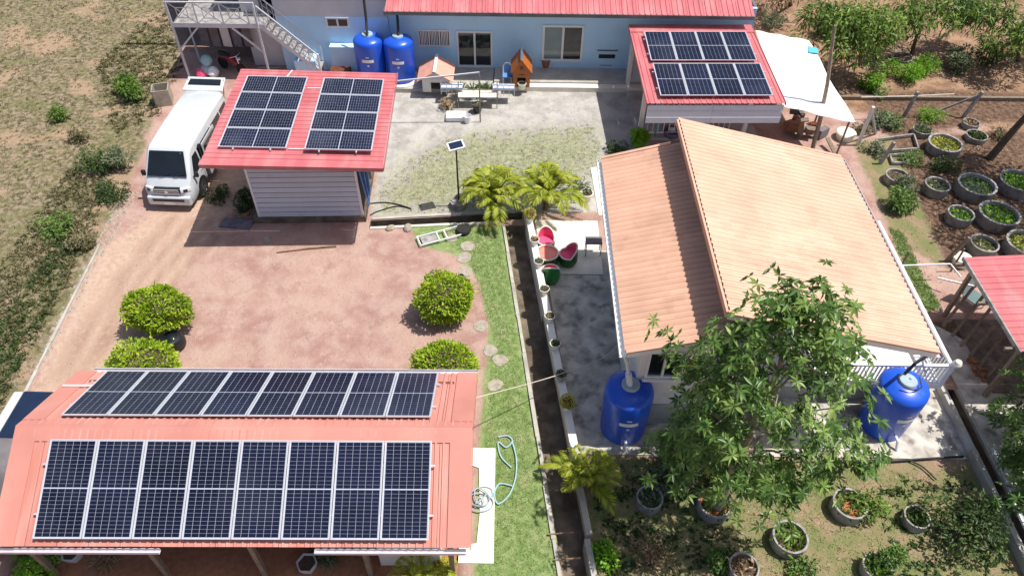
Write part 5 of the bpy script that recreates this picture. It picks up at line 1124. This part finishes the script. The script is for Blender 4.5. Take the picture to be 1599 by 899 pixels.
q = at(792,128,.3); t = thing('blue_chair', 'small blue and white arched chair beside the orange kennel', 'chair', tuple(q)); MB().b2(-.22,.22,-.2,.2,.32,.36).build('seat', 'blue_rail', t); MB().tube([(-.2,.2,.3),(-.2,.24,.7),(-.1,.25,.85),(.1,.25,.85),(.2,.24,.7),(.2,.2,.3)], .03, 6).build('back_frame', 'pipe_white', t); MB().b2(-.16,.16,.22,.25,.4,.75).build('backrest', 'blue_rail', t)
for sx in (-1,1):
    for sy in (-1,1): MB().bar((sx*.19,sy*.17,0), (sx*.19,sy*.17,.32), .035).build('leg', 'pipe_white', t)
pot(tuple(at(815,128,.3)-Vector((0,.62,0))), .2, .3, 'melon_white', 'soil', 'white round pot in front of the orange kennel', plant=tuft('leaf_grey', 20, .15, .8))
pot(tuple(at(852,104,.3)), .26, .42, 'terracotta', 'soil', 'brown clay pot below the teal glazed sliding door', plant=tuft('leaf_dry', 24, .2, .7))
t = thing('grill', 'dark wheeled barbecue grill under a lid against the blue wall', 'grill', tuple(at(945,104,.3))); MB().b2(-.4,.4,-.22,.22,.55,.75).build('firebox', 'black_plastic', t); MB().slab([(-.5,-.25,.98),(.5,-.25,.98),(.55,.25,1.1),(-.55,.25,1.1)], .04).build('lid', 'dark_wall', t); MB().b2(-.3,.3,-.2,.2,.15,.19).build('shelf', 'rust', t)
for sx in (-1,1):
    for sy in (-1,1): MB().bar((sx*.34,sy*.18,0), (sx*.34,sy*.18,1.0), .035).build('leg', 'ring_concrete', t)
# carport things
t = thing('motorcycle', 'red and black motorcycle parked in the shade under the balcony', 'motorcycle', tuple(at(365,112)), R(60))
for y in (-.62,.62):
    wh = MB(); wh.lathe([(.2,-.05),(.29,-.05),(.31,0),(.29,.05),(.2,.05)], 22).build('wheel', 'rubber', t).matrix_local = Matrix.Translation((0,y,.31)) @ Matrix.Rotation(R(90), 4, 'Y')
MB().tube([(0,-.5,.55),(0,-.1,.7),(0,.3,.75),(0,.6,.62)], [.12,.17,.15,.08], 10).build('body', 'red_paint', t, smooth=True); MB().tube([(0,.0,.8),(0,.35,.85),(0,.7,.83)], [.12,.14,.1], 10).build('seat', 'black_plastic', t, smooth=True)
MB().tube([(-.34,-.42,1.0),(-.1,-.5,.98),(.1,-.5,.98),(.34,-.42,1.0)], .018, 6).build('handlebar', 'chrome', t); MB().tube([(0,-.62,.31),(0,-.48,.98)], .035, 6).build('fork', 'chrome', t); MB().lathe([(0,-.05),(.1,-.03),(.1,.03),(0,.05)], 12, (0,-.6,.85)).build('headlight', 'lamp_glass', t)
t = thing('plastic_bags', 'heap of blue and pink plastic bags behind the raised tailgate', 'bags', tuple(at(325,118)))
for i, (x, y, z, mt) in enumerate(((0,0,.3,'tank_lid'),(.35,-.1,.25,'pipe_white'),(.1,.1,.75,'hose_blue'),(-.2,-.15,.2,'melon_pink'))): MB().lathe([(0,-.28),(.2,-.2),(.3,0),(.2,.2),(.06,.28),(0,.3)], 9, (x,y,z)).build('bag', mt, t)
t = thing('crate', 'tall brown open box beside the rear of the van', 'box', tuple(at(258,160)), R(15))
for c_, d_ in (((-.35,0,.4),(.04,.7,.8)),((.35,0,.4),(.04,.7,.8)),((0,-.35,.4),(.66,.04,.8)),((0,.35,.4),(.66,.04,.8)),((0,0,.03),(.66,.66,.05))): MB().box(c_, d_).build('panel', 'stone', t)
t = thing('wash_hung', 'dark clothes hanging under the balcony', 'clothes', (-14.0,33.2,0)); MB().bar((-1.5,0,2.2), (1.3,0,2.2), .03).build('line', 'rope', t)
for i in range(5): MB().slab([(-1.2+i*.52,0,2.18),(-.8+i*.52,.02,2.18),(-.82+i*.52,.06,1.1),(-1.22+i*.52,.03,1.15)], .03).build('garment', ('purple_cloth','dark_wall','grey_wall','purple_cloth','dark_wall')[i], t)
# under the shed roof on the drive side
t = thing('ground_sheet', 'crumpled purple sheet and boards lying at the foot of the shed', 'sheet', tuple(at(372,350))); MB().slab([(-.7,-.2,.05),(.5,-.3,.04),(.6,.2,.09),(-.6,.3,.06)], .03).build('sheet', 'purple_cloth', t); MB().b2(-.2,.7,.25,.45,0,.12).build('board', 'timber', t)
pot(tuple(at(385,338)), .2, .32, 'terracotta', 'soil', 'clay pot of dark plant against the shed corner', plant=tuft('leaf_dark', 60, .45, .7, .05))
bush(388,322,.45,.7,'dark leafy plant growing in the shade beside the shed','leaf_dark',600,.13,.05); bush(343,310,.5,.5,'low shaded weeds under the shed overhang','leaf_dark',500,.12,.05)
# hoses, rope, stick, cart, stones
P = [at(567,262+i*6,2.4-.2*i) for i in range(5)]
t = thing('hose_bundle', 'dark blue hoses hanging in loops on the shed side', 'hose', (-5.75,21.9,0))
for k in range(5): MB().tube([Vector((-5.72+.05*k,21.9+.12*k,2.5)), Vector((-5.6+.03*k,21.8+.1*k,1.6-.1*k)), Vector((-5.5,21.75+.1*k,.8+.07*k)), Vector((-5.6-.03*k,21.95+.08*k,1.5)), Vector((-5.72+.05*k,22.0+.12*k,2.5))], .03, 6).build('hose', 'hose_navy' if k % 2 else 'blue_rail', t, world=True)
def cable(name, P, r, mt, label, cat='pipe', n=60):
    P = [Vector(p) for p in P]; out = []
    for i in range(len(P)-1):
        p0, p1, p2, p3 = P[max(i-1,0)], P[i], P[i+1], P[min(i+2,len(P)-1)]
        for k in range(8):
            u = k/8; out.append(.5*((2*p1)+(p2-p0)*u+(2*p0-5*p1+4*p2-p3)*u*u+(3*p1-p0-3*p2+p3)*u**3))
    out.append(P[-1]); return tag(MB().tube(out, r, 6).build(name, mt, smooth=True), label, cat)
cable('garden_hose', [at(x,y,.05) for x,y in ((778,682),(792,680),(800,688),(790,698),(778,690),(782,712),(797,728))]+[at(797,728,.06)], .024, 'hose_blue', 'pale blue garden hose curling on the lawn beside the path', 'hose')
cable('garden_hose', [at(x,y,.06) for x,y in ((800,690),(806,715),(805,745),(795,772),(778,786),(772,770),(780,755),(800,758))], .024, 'hose_blue', 'pale blue hose looping from the lawn to the coiled hose', 'hose')
cc = at(750,782); cable('hose_coil', [cc+Vector((.34*(1-.02*i)*math.cos(i*.8)+.08*math.sin(i), .34*(1-.02*i)*math.sin(i*.8)+.1*math.cos(i*.37), .07+.004*i)) for i in range(34)], .018, 'tank_lid', 'tangled coil of grey blue hose lying across the white path', 'hose')
cable('rope_line', [Vector((-.98,11.9,2.2)), at(880,582,.95), at(962,541,1.4), Vector((3.5,15.5,3.0))], .014, 'rope', 'long pale rope from the salmon roof across to the tiled house', 'rope')
cable('black_pipe', [at(x,y,.08) for x,y in ((1272,719),(1380,720),(1440,716),(1505,712))], .035, 'pipe_black', 'black pipe laid along the front edge of the patio')
cable('black_pipe', [at(x,y,.08) for x,y in ((1415,716),(1440,728),(1462,748))], .025, 'pipe_black', 'short black hose trailing from the patio into the front garden')
cable('white_pipe', [at(x,y,.05) for x,y in ((1550,700),(1575,765),(1610,845))], .05, 'pipe_white', 'white drain pipe running along the far side of the kerbed ditch')
cable('black_hose', [at(x,y,.03) for x,y in ((575,318),(600,316),(625,320),(642,326),(620,322),(590,330),(578,336))], .022, 'pipe_black', 'thin black hose strewn on the gravel beside the shed', 'hose')
a, b = at(432,394,.04), at(525,384,.05); tag(MB().tube([a, a.lerp(b,.5)+Vector((0,.03,0)), b], [.02,.03,.04], 6).build('bamboo_stick', 'bamboo'), 'thin bamboo stick lying on the bare earth in front of the shed', 'stick')
for (x, y, s, lab) in ((418,375,.22,'round pale stone at the shadow edge of the shed'), (610,357,.22,'pale rock on the grass beside the long ditch'), (637,357,.25,'broken brown rock next to the pale rock by the ditch')):
    q = at(x,y); m = MB(); m.lathe([(0,0),(s,.02),(s*.9,s*.35),(s*.5,s*.6),(0,s*.65)], 8, sy=.7); tag(m.build('rock', 'stone', loc=tuple(q), rz=random.uniform(0,3)), lab, 'rock')
q = at(688,372); t = thing('push_cart', 'upturned metal push cart lying on the grass by the ditch', 'cart', tuple(q), R(22))
for y in (-.25,.25): MB().bar((-.85,y,.12), (.75,y,.16), .04).build('rail', 'pipe_white', t)
for x in (-.85,-.1,.2): MB().bar((x,-.25,.15), (x,.25,.15), .045).build('cross_bar', 'pipe_white', t)
MB().b2(-.75,-.15,-.2,.2,.1,.13).build('tray', 'ring_concrete', t)
MB().lathe([(.18,-.06),(.27,-.06),(.3,0),(.27,.06),(.18,.06)], 20, (.95,.05,.12)).build('wheel', 'rubber', t)
for (x, y, lab) in ((876,832,'thin wooden bar laid across the ditch near its end'), (886,872,'second thin wooden bar bridging the ditch, closer to the low concrete wall end')):
    a_ = at(x,y,.08); tag(MB().tube([a_+Vector((-.35,-.03,0)), a_+Vector((.35,.03,0))], .025, 6).build('crossing_bar', 'bamboo'), lab, 'bar')
q = at(915,312); t = pot(tuple(q), .26, .38, 'melon_white', 'soil', 'cream bucket of plants where the palms meet the tiled house path', plant=tuft('leaf_grey', 30, .3, .7)); pot(tuple(at(880,306)), .16, .28, 'white_paint', 'soil', 'small white pot beside the cream bucket', plant=tuft('leaf_grey', 20, .2, .7))
MB_ = MB().bar(at(868,305,.5), at(910,300,.55), .05); tag(MB_.build('handrail', 'pipe_white'), 'white rail lying across the plants behind the palms', 'rail')
q = at(955,395); t = thing('side_table', 'small dark table against the patio side of the tiled house', 'table', (2.98,20.05,.058)); MB().b2(-.3,.3,-.2,.2,.62,.66).build('table_top', 'dark_wall', t)
for sx in (-1,1):
    for sy in (-1,1): MB().bar((sx*.27,sy*.17,0), (sx*.27,sy*.17,.62), .03).build('leg', 'dark_wall', t)
# junk under the awning and by the outbuilding
t = thing('scrap_pile', 'dark heap of scrap and boards under the edge of the awning', 'scrap', tuple(at(1258,205)))
for i in range(14): MB().box((random.uniform(-.9,.9),random.uniform(-.6,.8),random.uniform(.1,.7)), (random.uniform(.2,.7),random.uniform(.1,.5),random.uniform(.05,.4)), rz=random.uniform(0,3), rot=Matrix.Rotation(random.uniform(-.5,.5),3,'X')@Matrix.Rotation(random.uniform(0,3),3,'Z')).build('scrap', random.choice(('dark_wall','timber','rust','brown_wood')), t)
t = thing('round_basin', 'pale round basin lid inside the barred outbuilding', 'basin', tuple(at(1048,212,.1))); MB().lathe([(.3,0),(.4,.3),(.37,.3),(.28,.06),(0,.06)], 20).build('basin', 'purple_cloth', t); MB().lathe([(0,.31),(.15,.31),(.15,.34),(0,.35)], 16).build('cup', 'white_paint', t)
t = thing('plank_edge', 'long plank leaning down behind the awning tub', 'plank', tuple(at(1300,240))); MB().bar(at(1292,215,.4), at(1308,248,.05), .18, .05).build('plank', 'timber', t, world=True)
for (x,y,lab) in ((482,885,'white square planter box on the porch floor'),(118,868,'white angular planter at the porch wall')):
    t = thing('planter_box', lab, 'planter', tuple(at(x,y,.05))); MB().lathe([(.2,0),(.28,.3),(.25,.3),(.19,.08),(0,.08)], 6).build('box', 'grey_wall', t); MB().lathe([(0,.24),(.24,.24),(0,.26)], 6).build('soil', 'soil', t)
